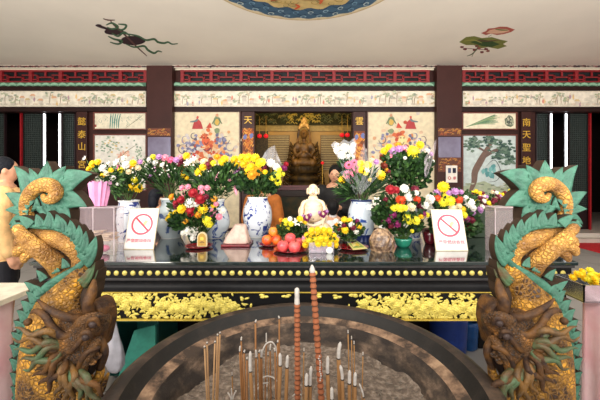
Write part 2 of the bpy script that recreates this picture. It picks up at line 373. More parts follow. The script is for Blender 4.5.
# cream door-god style panels beside the opening, their riders as plain coloured swirls of cloth and clouds
def figure_panel(x0, x1, flip, label):
    p = panel(x0, x1, 111.8, 228, (222, 206, 172)); mx = (x0+x1)/2
    def X(u): return mx+(-u if flip else u)
    OR = [(206, 104, 60), (186, 76, 52), (222, 140, 84)]; BL = [(110, 110, 140), (140, 138, 166), (96, 92, 108)]; GR = [(128, 142, 104), (104, 120, 88)]
    for i in range(120): p.blob(X(random.gauss(0, 14)), random.gauss(146, 8), 2, 1.8, random.choice([(226, 196, 160), (216, 180, 150), (204, 190, 180), (228, 210, 176), (212, 160, 120)]))
    for i in range(60): p.blob(X(random.gauss(0, 6)), random.gauss(142, 6.5), 2.2, 1.8, random.choice(OR+[(232, 196, 150)]))
    for i in range(40): p.blob(X(random.gauss(-15, 5)), random.gauss(146, 6), 1.6, 1.6, random.choice(BL+[(214, 206, 200), (196, 186, 190)]))
    for i in range(34): p.blob(X(random.gauss(16, 5)), random.gauss(146, 7), 1.6, 1.6, random.choice(BL[:2]+[(216, 160, 110), (230, 206, 170)]))
    p.blob(X(11), 121, 3.8, 5, GR[0], .15); p.blob(X(11), 122, 2.4, 3, (206, 168, 80)); p.blob(X(11), 115.5, 1.3, 1.6, (206, 150, 112)); p.stroke([(X(6), 124), (X(11), 118), (X(16), 124)], 1.6, GR[1]); p.blob(X(11), 131, 3, 2.6, GR[0])
    p.poly([(X(-14), 129), (X(-3), 129), (X(-5), 122), (X(-9), 118), (X(-12), 122)], (176, 60, 60)); p.blob(X(-8.5), 117.5, 1.2, 1.4, (196, 80, 70)); p.stroke([(X(-16), 122), (X(-10), 121), (X(-8), 119)], 1.8, (104, 120, 124)); p.poly([(X(0), 128), (X(6), 128), (X(4), 122.5)], (196, 72, 52))
    for (cx, cy, r) in ((20, 140, 3.6), (24, 147, 4), (-20, 140, 4), (-23, 149, 4.5), (-12, 136, 3)):
        p.stroke([(X(cx+r*math.cos(a)), cy+r*math.sin(a)) for a in (0, 1, 2, 3, 4, 5)], .9, random.choice(BL+[(120, 100, 110)]), 4)
    p.blob(X(0), 141, 4.4, 5, (238, 214, 150) if flip else (214, 96, 56), .12); p.stroke([(X(-2), 142), (X(0), 144.5), (X(2.4), 142)], .8, (70, 50, 60)); p.blob(X(1.5), 138, 1, .6, (60, 40, 40)); p.blob(X(-1.8), 138, .9, .6, (60, 40, 40)); p.stroke([(X(-3), 149), (X(1), 151), (X(5), 148), (X(5), 153)], 1, (90, 50, 70))
    for i in range(44): p.blob(X(random.gauss(0, 13)), random.uniform(152, 170), 1.8, 1.6, random.choice(OR+BL+[(226, 170, 150), (210, 200, 190)]))
    for i in range(8): p.stroke([(X(random.uniform(-24, 24)), 172+i*3), (X(random.uniform(-20, 20)), 176+i*3), (X(random.uniform(-24, 24)), 180+i*3)], .7, random.choice([(206, 176, 140), (190, 150, 120)]))
    framed(p, x0, x1, 111.8, 228, label, (92, 56, 44))
figure_panel(173, 239.4, False, 'tall cream wall panel with riders in red and blue, left of the opening')
figure_panel(368, 436, True, 'tall cream wall panel with riders and a white face, right of the opening')
# couplet boards: gold lettering on brown posts
def couplet(x, w, chars, carved, label):
    t = thing('couplet_board', label, 'board', (FX(x), DF, .2), 'couplet boards with gold characters')
    g = G(); pbox(g, x-w/2, x+w/2, 111.7, ZF-.4, DF-.05, .095); obj('board', g, mat((62, 36, 32), .35), t, bevel=.006)
    for ch, y in chars:
        q = mesh_text(ch, 8.6*DF/F); R = Matrix.Rotation(PI/2, 4, 'X'); q.v = [R @ v+P(x, y, DF-.058) for v in q.v]
        obj('character', q, mat((222, 176, 62), .35, metal=.2, emit=0), t)
    if carved:
        y0, y1 = carved; p = Paint(lambda a, b: P(a, b, DF-.055), (0, -1, 0)); p.poly([(x-w/2+1, y1), (x+w/2-1, y1), (x+w/2-1, y0), (x-w/2+1, y0)], (120, 60, 26))
        for i in range(70):
            a, b = random.uniform(x-w/2+2.5, x+w/2-2.5), random.uniform(y0+1.5, y1-1.5)
            p.stroke([(a-2, b+1.6), (a-.6, b-1.4), (a+.8, b+1), (a+2, b-1)], 1, random.choice([(206, 120, 44), (176, 84, 32), (224, 160, 70)]), 3)
        for u in (-3, 3.4): p.blob(x+u, 137 if u < 0 else 136, 2, 2.6, (110, 120, 170))
        obj('carved_inlay', p, p.pal, t)
couplet(81.8, 9.6, [('懿', 122), ('泰', 135), ('山', 147), ('宮', 165), ('雲', 183)], None, 'brown board left of the bamboo painting with gold characters and lanterns')
couplet(248, 13, [('天', 120.5)], (128, 175), 'brown post at left side of the opening, one gold character above carved inlay')
couplet(359.4, 12.6, [('雲', 121.5)], (131, 172), 'brown post at right side of the opening, gold character above carved inlay')
couplet(526.5, 9.6, [('南', 123), ('天', 135), ('聖', 148), ('地', 161)], None, 'brown board right of the pine painting with gold characters')
# folding lattice doors and bright tubes
def lattice_door(x0, x1, D, label, red=None):
    t = thing('lattice_door', label, 'door', (FX((x0+x1)/2, D), D, .2), 'dark lattice doors')
    g = G(); top, bot = 112, HY+(EYE-.2)*F/D
    for (a, b, c, d) in ((x0, x0+1.4, top, bot), (x1-1.4, x1, top, bot), (x0, x1, top, top+1.5), (x0, x1, bot-22, bot)): pbox(g, a, b, c, d, D, .06)
    obj('frame', g, mat((40, 26, 28), .4) if not red else mat((110, 20, 26), .4), t)
    k = G(); x = x0+1.4
    while x < x1-1.4: pbox(k, x, x+.5, top, bot-22, D+.01, .02); x += 1.9
    y = top+2
    while y < bot-22: pbox(k, x0+1.4, x1-1.4, y, y+.7, D+.015, .02); y += 2.1
    obj('lattice', k, mat((58, 66, 62), .5), t)
    b = G(); pbox(b, x0+1, x1-1, top+1, bot-20, D+.045, .01); obj('backing', b, mat((26, 30, 30), .4), t)
lattice_door(22, 43, 8.75, 'dark lattice door leaf left of both bright tubes, behind left dragon'); lattice_door(61.5, 75.5, 8.7, 'dark lattice door leaf between bright tube and gold-lettered board, left side')
lattice_door(-25, 5, 8.8, 'dark lattice door leaf at the far left edge')
lattice_door(535.6, 550, 8.7, 'dark lattice door leaf beside the right couplet board'); lattice_door(568.5, 589, 8.75, 'dark lattice door leaf right of the bright tubes, near red door post')
for x, d in ((20.4, 8.64), (590.6, 8.64)):
    g = G(); pbox(g, x-.6, x+.9, 112, HY+(EYE-.2)*F/d, d, .05); obj('door_post', g, mat((150, 18, 26), .4), label='thin red door post '+('behind the standing man' if x < 100 else 'at the right edge of the hall doors'), cat='post')
for i, (x, y1) in enumerate(((44.3, 166), (59.6, 168), (551.3, 176), (566.2, 176))):
    D = 8.5; t = thing('tube_lamp', ['left tube of the pair at the left doors', 'right tube of the pair at the left doors, beside lattice leaf', 'left tube of the pair at the right doors', 'right tube of the pair at the right doors'][i], 'lamp', P(x, y1, D), 'upright white tube lamps at the doors')
    t['label'] = 'upright white lamp tube, '+t['label']
    g = G(); g.tube([P(x, 114.2, D), P(x, y1-1, D)], .021, 10); obj('tube', g, mat((245, 245, 250), .4, emit=2.2), t)
    g = G(); pbox(g, x-1.1, x+1.1, 113.8, y1+.4, D+.03, .03); obj('housing', g, mat((200, 200, 205), .5), t)
# back side of the hall: altar niche
D = 12.9; t = thing('altar_screen', 'gold altar screen with louvred side panels behind the golden statue', 'screen', (0, D, .2))
g = G(); g.box(FX(235, D), FX(373, D), D, D+.1, .2, 4.3); obj('back_panel', g, mat((196, 146, 56), .5, var=.1, scale=2), t)
g = G(); pbox(g, 240, 368, 124.5, 131, D-.08, .08); obj('valance', g, mat((188, 156, 78), .5, var=.15, scale=9), t)
p = Paint(lambda x, y: P(x, y, D-.15), (0, -1, 0)); p.poly([(242, 125), (366, 125), (366, 112), (242, 112)], (58, 58, 34))
for i in range(230):
    a = random.uniform(244, 364); b = random.uniform(113.5, 124); near = abs(a-304) < 16
    p.stroke([(a-1.8, b+.8), (a, b-1), (a+1.8, b+.8)], .9, random.choice([(206, 176, 70), (224, 200, 90)] if near else [(132, 130, 74), (104, 112, 72), (160, 140, 76), (70, 84, 54)]), 3)
obj('painted_valance', p, p.pal, t)
for (x0, x1) in ((267, 289.5), (320.5, 343)):
    g = G(); pbox(g, x0, x1, 135, 170, D-.05, .02, 1); y = 135.6
    while y < 170: pbox(g, x0+.6, x1-.6, y, y+.9, D-.08, .04); y += 1.75
    obj('louvre_panel', g, [mat((196, 170, 110), .5), mat((104, 74, 40), .6)], t)
g = G(); pbox(g, 240, 268, 131, 190, D-.1, .05); obj('side_panel', g, mat((92, 74, 40), .6, rgb2=(50, 44, 26)), t)
g = G(); pbox(g, 344, 368, 131, 190, D-.1, .05); obj('side_panel', g, mat((92, 74, 40), .6, rgb2=(50, 44, 26)), t)
# ceiling paintings
def CP(x, y): D_ = (ZC-EYE)*F/(HY-y); return Vector(((x-CX)*D_/F, D_, ZC-.001))
random.seed(41)
MC_ = (0.0, 4.33); MR = 1.64
p = Paint(lambda u, v: Vector((MC_[0]+u, MC_[1]+v, ZC-.001)), (0, 0, -1))
def disc(r, col, n=72, wob=0, k=0): p.poly([((r+wob*math.sin(k*a))*math.cos(a), (r+wob*math.sin(k*a))*math.sin(a)) for a in [2*PI*i/n for i in range(n)]], col)
disc(MR, (206, 180, 132)); disc(MR-.03, (222, 206, 170)); disc(MR-.08, (58, 92, 118), 160, .022, 26); disc(MR-.36, (54, 84, 110), 160, .03, 20); disc(MR-.40, (206, 178, 116), 120, .04, 20)
for i in range(64):
    a0 = 2*PI*i/64; r0 = MR-.14-.14*(i % 2)
    p.stroke([((r0+.055*(1-q/9)*math.cos(q*.9))*math.cos(a0+.05*(1-q/9)*math.sin(q*.9)), (r0+.055*(1-q/9)*math.cos(q*.9))*math.sin(a0+.05*(1-q/9)*math.sin(q*.9))) for q in range(8)], .022, random.choice([(146, 176, 190), (110, 148, 172), (176, 192, 190)]), 3)
    a1 = a0+.03; p.stroke([((r0-.1)*math.cos(a1-.06), (r0-.1)*math.sin(a1-.06)), ((r0-.05)*math.cos(a1), (r0-.05)*math.sin(a1)), ((r0-.1)*math.cos(a1+.06), (r0-.1)*math.sin(a1+.06))], .02, (34, 58, 84), 3)
for i in range(150):                  # gold scroll ground
    a = random.uniform(0, 2*PI); r = random.uniform(.2, 1.15); x, y = r*math.cos(a), r*math.sin(a); s_ = random.uniform(.04, .08)
    p.stroke([(x+s_*math.cos(q), y+s_*math.sin(q)*(1-q*.1)) for q in range(5)], .016, random.choice([(168, 138, 70), (140, 130, 84), (190, 160, 90)]), 3)
body = [(.95*math.cos(t*1.15+.2)*(1-.07*t), .92*math.sin(t*1.15+.2)*(1-.07*t)) for t in range(10)]
p.stroke(body, .24, (188, 70, 40), 6); p.stroke(body, .14, (212, 104, 58), 6)
for q in spline(body, 5)[::2]: p.stroke([(q[0]-.07, q[1]), (q[0], q[1]+.05), (q[0]+.07, q[1])], .02, (160, 52, 32), 3)
for i in range(26):
    a = random.uniform(0, 2*PI); r = random.uniform(.75, 1.1); x, y = r*math.cos(a), r*math.sin(a); p.stroke([(x, y), (x+.06, y+.07), (x+.14*math.cos(a), y+.16*math.sin(a))], .05, random.choice([(206, 90, 50), (182, 60, 36)]), 3)
obj('ceiling_medallion', p, p.pal, label='round ceiling painting with blue wave border and orange scrolls', cat='painting', at=(0, MC_[1], ZC))
p = Paint(CP, (0, 0, -1)); DG, MG, PU = (44, 84, 58), (70, 112, 76), (56, 36, 44)
p.stroke([(96, 25.5), (100, 26.5), (105, 28), (110, 30)], 2.6, PU); p.blob(98.5, 25.4, 3.2, 1.3, PU, .05); p.blob(114, 31.5, 9.5, 3.6, PU, .06, 20); p.blob(133, 40.5, 12.5, 4.8, PU, .05, 24)
p.stroke([(103, 18.5), (108, 20), (115, 20)], 1.4, (96, 50, 46)); p.stroke([(110, 20), (114, 25), (124, 34), (136, 46), (147, 56)], 1.7, (92, 52, 48))
for pts in ([(106, 25), (112, 23), (118, 27), (112, 29), (107, 27)], [(118, 24), (126, 25), (124, 29), (118, 30)], [(108, 36), (114, 39), (122, 41), (118, 44), (110, 42)], [(120, 33), (128, 34), (138, 36), (146, 40), (154, 39), (158, 42), (164, 43), (168, 42), (172, 44), (178, 43.5)], [(126, 44), (134, 47), (144, 46), (148, 50), (154, 53), (158, 51), (162, 52)], [(112, 33), (118, 36), (124, 32), (130, 36)]):
    p.stroke(pts, 2.1, DG, 6); p.stroke(pts, .9, MG, 6)
obj('ceiling_painting', p, p.pal, label='dark lute-like instrument with green ribbons painted on the ceiling at left', cat='painting')
p = Paint(CP, (0, 0, -1))
p.poly([(459, 42), (466, 37), (474, 36), (482, 38), (492, 37), (500, 39.5), (508, 41), (503, 44), (507, 46), (498, 49), (488, 47), (480, 48.5), (474, 45), (466, 45)], (120, 124, 50))
p.poly([(470, 42), (480, 39), (492, 41), (500, 44), (492, 47), (482, 46)], (58, 84, 46)); p.stroke([(476, 40), (486, 41), (500, 40)], 1, (96, 50, 36)); p.stroke([(464, 41), (474, 40), (482, 43)], 1, (156, 150, 70))
p.poly([(481, 33), (486, 31), (488, 28.5), (494, 28), (500, 26.5), (507, 26.8), (515, 29.5), (511, 32), (504, 34), (497, 35), (491, 33.5), (486, 35)], (176, 84, 70)); p.poly([(486, 33), (490, 30), (498, 28.6), (507, 29), (510, 31), (502, 33.2), (496, 33.6)], (222, 176, 146)); p.stroke([(495, 29), (502, 30), (508, 30)], 1.4, (112, 120, 60)); p.stroke([(488, 37), (492, 34.5)], .9, (80, 90, 50))
for (x, y) in ((462, 47), (465, 49), (475, 50), (479, 48), (482, 52), (486, 49), (488, 51), (477, 46)): p.blob(x, y, 2, 1.2, random.choice([(120, 50, 50), (150, 80, 70)]))
p.stroke([(478, 46), (476, 50), (472, 54), (467, 56)], 1, (70, 100, 56)); p.stroke([(474, 52), (472, 56.5)], 1, (70, 100, 56)); p.stroke([(464, 48), (476, 49), (490, 50)], .6, (120, 60, 50))
obj('ceiling_painting', p, p.pal, label='green lotus leaf with pink blossom painted on the ceiling at right', cat='painting')
# ================================================================ altar table
random.seed(21)
YF, YB, TX, ZT = 2.095, 3.17, 1.80, 1.05
tb = thing('altar_table', 'long black lacquered altar table with gold studs and gilt carved apron', 'table', (0, 2.6, 0))
GLOSS = mat((34, 44, 43), .07, var=.1, coat=1)
LACQ = mat((24, 23, 24), .42, var=.12, scale=6)
g = G(); g.box(-TX, TX, YF, YB, ZT-.026, ZT); obj('tabletop', g, GLOSS, tb, bevel=.006)
g = G(); g.box(-TX+.03, TX-.03, YF+.02, YB-.03, .935, ZT-.024); obj('stud_band', g, LACQ, tb, bevel=.003)
g = G(); g.box(-TX+.02, TX-.02, YF+.006, YB-.02, .925, .94); g.box(-TX+.02, TX-.02, YF+.006, YB-.02, 1.008, ZT-.022); obj('moulding', g, mat((60, 58, 58), .45), tb, bevel=.003)
g = G()
prof = [(YF+.03, .926), (YF+.075, .90), (YF+.085, .875), (YF+.07, .85), (YF+.035, .838)]
g.add([(s*(TX-.04), y, z) for y, z in prof for s in (-1, 1)], [[2*i, 2*i+1, 2*i+3, 2*i+2] for i in range(4)], 0, True)
g.box(-TX+.1, TX-.1, YF+.1, YB-.08, .83, .93)
obj('cove', g, mat((36, 35, 36), .5, var=.1), tb)
ap = obj('apron', (lambda g: (g.box(-TX+.04, TX-.04, YF+.05, YF+.09, .66, .84), g)[1])(G()), LACQ, tb, bevel=.003)
g = G(); g.box(-TX+.04, TX-.04, YF+.035, YF+.1, .834, .84); obj('gold_line', g, mat((206, 176, 70), .35), tb)
g = G(); g.box(-TX+.04, TX-.04, YF+.035, YF+.1, .648, .656); obj('gold_line', g, mat((226, 196, 84), .35), tb)
for s in (-1, 1):
    for y in (YF+.09, YB-.14):
        g = G(); x = s*(TX-.11); g.box(x-.055, x+.055, y-.03, y+.08, .0, .93); obj('leg', g, LACQ, tb, bevel=.008)
g = G(); g.ball((0, 0, 0), (.0175, .009, .0175), n=14, k=8)
stud = obj('gold_stud', g, mat((226, 208, 110), .35, metal=.15), tb, local=True)
g = G(); g.box(-TX+.1, TX-.1, YB-.07, YB-.05, .02, .93); obj('back_panel', g, mat((30, 24, 24), .6), tb)  # added dark board, stands in for the deep shade under the table
n = 0; x = -TX+.07
while x < TX-.05:
    s = stud if n == 0 else stud.copy()
    if n: COL.objects.link(s); s.parent = tb
    s.location = Vector((x, YF+.018, .972))-ORG[tb.name]; x += .0546; n += 1
# gilt relief: peonies, leaves and stems on the apron
GILT = mat((246, 226, 110), .38, metal=.12, var=.12, scale=30, bump=.3, bscale=90)
def flat_blossom(g, x, z, r, y):
    for ring, (q, rr, n) in enumerate(((1, .52, 8), (.62, .42, 7), (.25, .34, 5))):
        for i in range(n):
            a = 2*PI*i/n+ring*.4; g.ball((x+q*r*.62*math.cos(a), y-.004-.004*ring, z+q*r*.62*math.sin(a)), (r*rr*.8, .005, r*rr*.62), n=8, k=5, rot=Matrix.Rotation(-a, 3, 'Y'))
rel = G(); YR = YF+.045
for x0, x1 in ((-1.66, -.40), (.40, 1.66)):
    x = x0
    while x < x1:
        z = random.uniform(.70, .79); r = random.uniform(.026, .042); flat_blossom(rel, x, z, r, YR)
        rel.ball((x, YR+.002, z), (.034, .005, .020), n=10, k=5)
        for k in range(26):
            a = random.uniform(0, 2*PI); d = random.uniform(.4, 1.9)*r*1.5; lx, lz = x+d*math.cos(a)*1.2, min(.822, max(.668, z+d*math.sin(a)))
            rel.ball((lx, YR, lz), (random.uniform(.012, .024), .006, random.uniform(.005, .011)), n=7, k=5, rot=Matrix.Rotation(random.uniform(0, PI), 3, 'Y'))
        if random.random() < .7:
            z2 = random.uniform(.68, .81); rel.tube(spline([(x, YR, z), (x+.03, YR, (z+z2)/2+.01), (x+.085, YR, z2)], 3), .0028, 5)
            for k in range(4): rel.ball((x+.03+.02*k, YR, z2+random.uniform(-.008, .008)), (.012, .005, .004), n=6, k=5, rot=Matrix.Rotation(random.uniform(-.7, .7), 3, 'Y'))
        x += random.uniform(.036, .052)
for x, z in ((-.27, .822), (-.12, .826), (.10, .824), (.22, .816), (.33, .82)):
    for k in range(4): rel.ball((x+random.uniform(-.02, .02), YR, z-random.uniform(0, .02)), (.018, .006, .009), n=7, k=5)
obj('gilt_carving', rel, GILT, tb)

# ================================================================ incense cauldron
def layered_mat(c1, c2, c3, scale, rough=.8, bump=.6, stretch=(1, 1, 1), t=(.42, .55, .66)):
    m = bpy.data.materials.new('layered'); m.use_nodes = True; N = m.node_tree.nodes; L = m.node_tree.links; b = N['Principled BSDF']
    tc = N.new('ShaderNodeTexCoord'); mp = N.new('ShaderNodeMapping'); mp.inputs['Scale'].default_value = stretch
    nz = N.new('ShaderNodeTexNoise'); nz.inputs['Scale'].default_value = scale; nz.inputs['Detail'].default_value = 8; nz.inputs['Roughness'].default_value = .62
    cr = N.new('ShaderNodeValToRGB'); e = cr.color_ramp.elements
    e[0].position = t[0]; e[0].color = lin(c1); e[1].position = t[2]; e[1].color = lin(c3); k = e.new(t[1]); k.color = lin(c2)
    L.new(tc.outputs['Object'], mp.inputs[0]); L.new(mp.outputs[0], nz.inputs['Vector']); L.new(nz.outputs['Fac'], cr.inputs[0]); L.new(cr.outputs[0], b.inputs['Base Color'])
    bp = N.new('ShaderNodeBump'); bp.inputs['Strength'].default_value = bump; bp.inputs['Distance'].default_value = .015
    L.new(nz.outputs['Fac'], bp.inputs['Height']); L.new(bp.outputs[0], b.inputs['Normal']); b.inputs['Roughness'].default_value = rough; return m
CC = (0, 1.23, 0)
m_out = layered_mat((32, 26, 23), (60, 48, 41), (92, 74, 60), 7, .5, .25)
m_in = layered_mat((10, 9, 9), (15, 13, 13), (34, 28, 25), 9, .6, .3)
m_tan = layered_mat((62, 50, 42), (128, 102, 82), (164, 136, 110), 11, .9, .6)
m_wall = layered_mat((44, 37, 33), (78, 65, 55), (122, 102, 86), 8, .9, 1.0, (1, 1, 1.6))
cd = thing('incense_cauldron', 'huge round soot-darkened bronze incense cauldron in front of the altar table', 'cauldron', CC)
g = G(); g.lathe([(.40, .16), (.58, .22), (.69, .36), (.735, .52), (.72, .66), (.672, .76), (.665, .80), (.70, .83), (.705, .846), (.69, .853)], CC, 96, 0, caps=False); g.lathe([(.05, .15), (.40, .16)], CC, 96, 0, caps=False)
obj('bowl', g, m_out, cd)
g = G(); g.lathe([(.69, .853), (.678, .857), (.66, .857), (.645, .851)], CC, 96, caps=False); obj('rim', g, m_out, cd)
g = G(); g.lathe([(.645, .851), (.634, .838), (.622, .822), (.612, .812), (.606, .807)], CC, 96, 0, caps=False); g.lathe([(.606, .807), (.596, .803), (.58, .797), (.56, .79)], CC, 96, 1, caps=False)
o = len(g.v); n = 120
for j in range(7):
    for i in range(n):
        a = 2*PI*i/n; t = j/6; r = .56-.06*t+(random.uniform(-.006, .004)+.006*math.sin(a*9+j)) * (1 if j else 0); g.v.append(Vector((r*math.cos(a), 1.23+r*math.sin(a), .79-.105*t)))
for j in range(6):
    for i in range(n): g.f.append([o+j*n+i, o+(j+1)*n+i, o+(j+1)*n+(i+1) % n, o+j*n+(i+1) % n]); g.m.append(2); g.s.append(True)
obj('inner_wall', g, [m_in, m_tan, m_wall], cd)
for k in range(3):
    a = PI/2+k*2*PI/3; c, s_ = math.cos(a), math.sin(a)
    g = G(); g.tube([(.5*c, 1.23+.5*s_, .26), (.56*c, 1.23+.56*s_, .14), (.54*c, 1.23+.54*s_, .05), (.58*c, 1.23+.58*s_, .02)], [.09, .07, .055, .06], 12); obj('leg', g, m_out, cd)
# ash bed
g = G(); n = 80; rings = 26; g.v.append(Vector((0, 1.23, .70)))
from mathutils import noise
def ash_z(x, y): return .692+.012*noise.noise((x*7, y*7, 0))+.006*noise.noise((x*24, y*24, 3))+.008*noise.noise((x*3, y*3, 9))
for j in range(1, rings+1):
    r = .535*j/rings
    for i in range(n):
        a = 2*PI*i/n; x, y = r*math.cos(a), 1.23+r*math.sin(a); g.v.append(Vector((x, y, ash_z(x, y)+(.012 if j > rings-2 else 0))))
for i in range(n): g.f.append([0, 1+i, 1+(i+1) % n]); g.m.append(0); g.s.append(True)
for j in range(rings-1):
    for i in range(n): g.f.append([1+j*n+i, 1+(j+1)*n+i, 1+(j+1)*n+(i+1) % n, 1+j*n+(i+1) % n]); g.m.append(0); g.s.append(True)
ashbed = g
for i in range(420):
    a = random.uniform(0, 2*PI); r = .5*math.sqrt(random.random()); x, y = r*math.cos(a), 1.23+r*math.sin(a); b = random.uniform(0, PI); l = random.uniform(.006, .02)
    z = ash_z(x, y)+.003; g.tube([(x, y, z), (x+l*math.cos(b), y+l*math.sin(b), z+random.uniform(0, .004))], .0022, 4, 1)
obj('ash', g, [layered_mat((92, 80, 71), (120, 107, 96), (146, 132, 120), 40, .97, .5), mat((134, 124, 113), .95)], label='grey-brown ash bed filling the incense cauldron', cat='ash', kind='stuff', at=(0, 1.23, .69))

# ================================================================ incense sticks
BAMB = mat((160, 112, 66), .6, var=.1); ASHM = mat((196, 188, 180), .95, var=.12, scale=60); CHAR = mat((60, 48, 44), .9)
ORD = 'leftmost,second from left,third from left,fourth from left,fifth from left,sixth from left,seventh from left,eighth from left,ninth from left,tenth from left,eleventh from left,twelfth from left,rightmost'.split(',')
def incense(xb, xt, yt, w, D, ash, label, group, col=BAMB, bend=0, name='incense_stick', cat='incense stick'):
    z0 = .66; tip = P(xt, yt, D); m = P(xb, 400, D); dx = (tip.x-m.x)/(tip.z-m.z); base = Vector((m.x+(z0-m.z)*dx, D, z0)); r = w*D/F/2
    t = thing(name, label, cat, base, group)
    d = tip-base; L = d.length; al = ash*D/F; k = 1-al/L
    g = G(); g.tube([base, base+d*k], r, 10); obj('stick', g, col, t)
    if ash:
        g = G(); a0 = base+d*(k-.002); bd = bend*D/F
        g.tube([a0, a0+d.normalized()*.004], r*1.02, 8, 1)
        g.tube(spline([tuple(a0), tuple(a0+(tip-a0)*.5+Vector((bd*.2, 0, 0))), tuple(tip+Vector((bd, 0, 0)))], 4), [r*.95]*8+[r*.55], 8, 0)
        obj('ash_tip', g, [ASHM, CHAR], t)
    return t
GR1 = 'thin tan incense sticks standing in the ash at the left'
for _i, (xb, xt, yt, D) in enumerate(((207, 204.5, 346, 1.2), (209, 207, 342, 1.22), (213, 215, 341, 1.2), (216, 217.6, 334, 1.23), (217.5, 220, 332, 1.25))):
    incense(xb, xt, yt, 1.8, D, 2, 'thin tan incense stick, %s of the far-left cluster in the cauldron' % ORD[_i], GR1, col=mat((186, 144, 100), .7))
GR2 = 'thin burnt incense sticks of the cluster left of the tall brown pair'
for _i, (xb, xt, yt, w, D, a) in enumerate(sorted(((242, 239.5, 346, 1.8, 1.22, 6), (243.6, 241, 337, 1.6, 1.24, 4), (245, 244, 350, 1.8, 1.2, 3), (256, 255.4, 320, 1.8, 1.26, 3), (256.5, 256, 350, 2, 1.17, 8), (260, 259, 350, 2, 1.18, 3), (262, 261.2, 350, 2.2, 1.2, 8), (276, 275, 348, 1.8, 1.19, 4), (278, 277.6, 340, 1.6, 1.23, 3), (279, 279.3, 316, 1.5, 1.28, 3), (247, 247, 357, 1.8, 1.15, 3), (265, 266.5, 333, 1.3, 1.27, 10), (271, 270, 344, 1.5, 1.25, 7)), key=lambda q: q[1])):
    incense(xb, xt, yt, w, D, a, 'thin brown incense stick, %s in the cluster beside the tall pair' % ORD[_i], GR2, col=mat((158, 108, 62), .7), bend=random.uniform(-1, 1.5))
GR3 = 'thick burning incense sticks with white ash tips'
labs = ['thick incense stick with long grey ash, leftmost of the thick ones', 'thick white-tipped incense stick left of the shorter tall stick, first of a pair', 'thick incense stick with white tip, nearest left of the shorter tall brown stick', 'thick incense stick between the two tall brown sticks, short white tip', 'thick incense stick between the two tall brown sticks, with bent white tip', 'thick incense stick with white tip just right of the leaning tall stick', 'short thick incense stick with low white tip, right of the leaning tall stick', 'tallest thick incense stick with long bent white ash tip, right of leaning stick', 'thick incense stick with curved white ash beside the tallest bent one', 'thick incense stick with straight white tip, second from the right', 'rightmost thick incense stick with a white tip', 'leaning thin incense stick with white tip, right of all thick ones']
for lab, (xb, xt, yt, w, D, a, b) in zip(labs, ((252, 249.4, 352, 3.4, 1.14, 20, 1), (279, 280.6, 354, 3.6, 1.12, 12, -.6), (286, 287.4, 356, 3.6, 1.13, 12, .3), (306, 306.4, 374, 3.6, 1.1, 12, .3), (310, 310, 367, 3.6, 1.12, 19, 1.2), (328.5, 327, 357, 3.8, 1.13, 17, .8), (332, 331.6, 388, 3.6, 1.08, 12, .2), (340, 338, 343, 4, 1.15, 16, 2.2), (343, 342, 366, 3.4, 1.12, 14, -1.5), (349.5, 349.2, 371, 3.6, 1.12, 13, .4), (355, 354.8, 373, 3.6, 1.12, 13, .6), (364, 361.5, 384, 1.8, 1.1, 14, -2))):
    incense(xb, xt, yt, w, D, a, lab, GR3, col=mat((156, 112, 66), .75, var=.08), bend=b)
GR4 = 'hair-thin faint sticks at the back right'
for _i, (xb, xt, yt) in enumerate(sorted(((349.5, 348, 330), (352.5, 351.5, 336), (355, 354, 341), (362, 363, 352), (269, 268, 352), (233, 232, 372), (303, 304, 348)))):
    incense(xb, xt, yt, 1.1, 1.3, 4, 'hair-thin incense stick behind the thick ones, %s of seven' % (ORD[_i] if _i < 6 else 'rightmost'), GR4, col=mat((176, 128, 74), .6))
# curled ash threads
CURL = 'curled white ash threads hanging between the sticks'
for _i, pts in enumerate((((262, 352), (266, 344), (272, 342), (276, 348), (277, 356)), ((258, 385), (264, 377), (272, 377), (278, 382)), ((256, 391), (262, 384), (268, 383)), ((228, 393), (230, 396), (231, 399)), ((231.5, 389), (232, 394), (232, 399)), ((236, 391), (234, 395), (233, 399)), ((293, 396), (297, 393), (301, 395)))):
    D = 1.24; g = G(); g.tube([P(x, y, D) for x, y in spline(list(pts), 4)], .0028, 6)
    obj('ash_thread', g, ASHM, label=['curled white ash thread arching high above the stick cluster', 'curled white ash thread arching low across the stick cluster', 'small curled ash thread beside the low arching one', 'left prong of the three short ash threads at the bottom', 'middle prong of the three short ash threads at the bottom', 'right prong of the three short ash threads at the bottom', 'small curled ash thread at foot of the shorter tall stick'][_i], cat='ash', group=CURL)
# the two tall joss sticks, ribbed
for (xb, xt, yt, w, D, a, lab) in ((297.6, 297, 290, 6.2, 1.12, 13, 'tall ribbed brown joss stick standing upright, the shorter of the pair'), (321.5, 312, 266, 6.6, 1.12, 5, 'tallest ribbed brown joss stick, leaning, with white ash tip before the studs')):
    z0 = .66; tip = P(xt, yt, D); m = P(xb, 400, D); dx = (tip.x-m.x)/(tip.z-m.z); base = Vector((m.x+(z0-m.z)*dx, D, z0)); d = tip-base; r = w*D/F/2
    t = thing('joss_stick', lab, 'joss stick', base, 'tall ribbed joss sticks'); al = a*D/F; k = 1-al/d.length
    q = []; R = []; N_ = 120
    for i in range(N_+1): q.append(base+d*k*i/N_); R.append(r*(1.0 if i % 4 in (1, 2) else .8))
    g = G(); g.tube(q, R, 12)
    for f in range(len(g.f)): g.m[f] = 1 if (f//12) % 4 == 2 else 0  # second slot paints groove shade between the ribs as darker brown
    obj('stick', g, [mat((160, 92, 56), .8, var=.12, scale=20), mat((96, 54, 34), .9)], t)
    g = G(); g.tube([base+d*(k-.002), base+d*(k+.5*(1-k)), tip], [r*.9, r*.75, r*(.8 if a > 8 else .4)], 10); obj('ash_tip', g, ASHM, t)
    if xt > 300:
        g = G()
        for i in range(12): g.ball(base+d*(.33+.012*i+.26*(i > 7)*0)+Vector((random.uniform(-.003, .003), -r*.95, .03)), (.003, .0015, .003), n=6, k=5)
        obj('white_fleck', g, ASHM, t, kind='stuff')
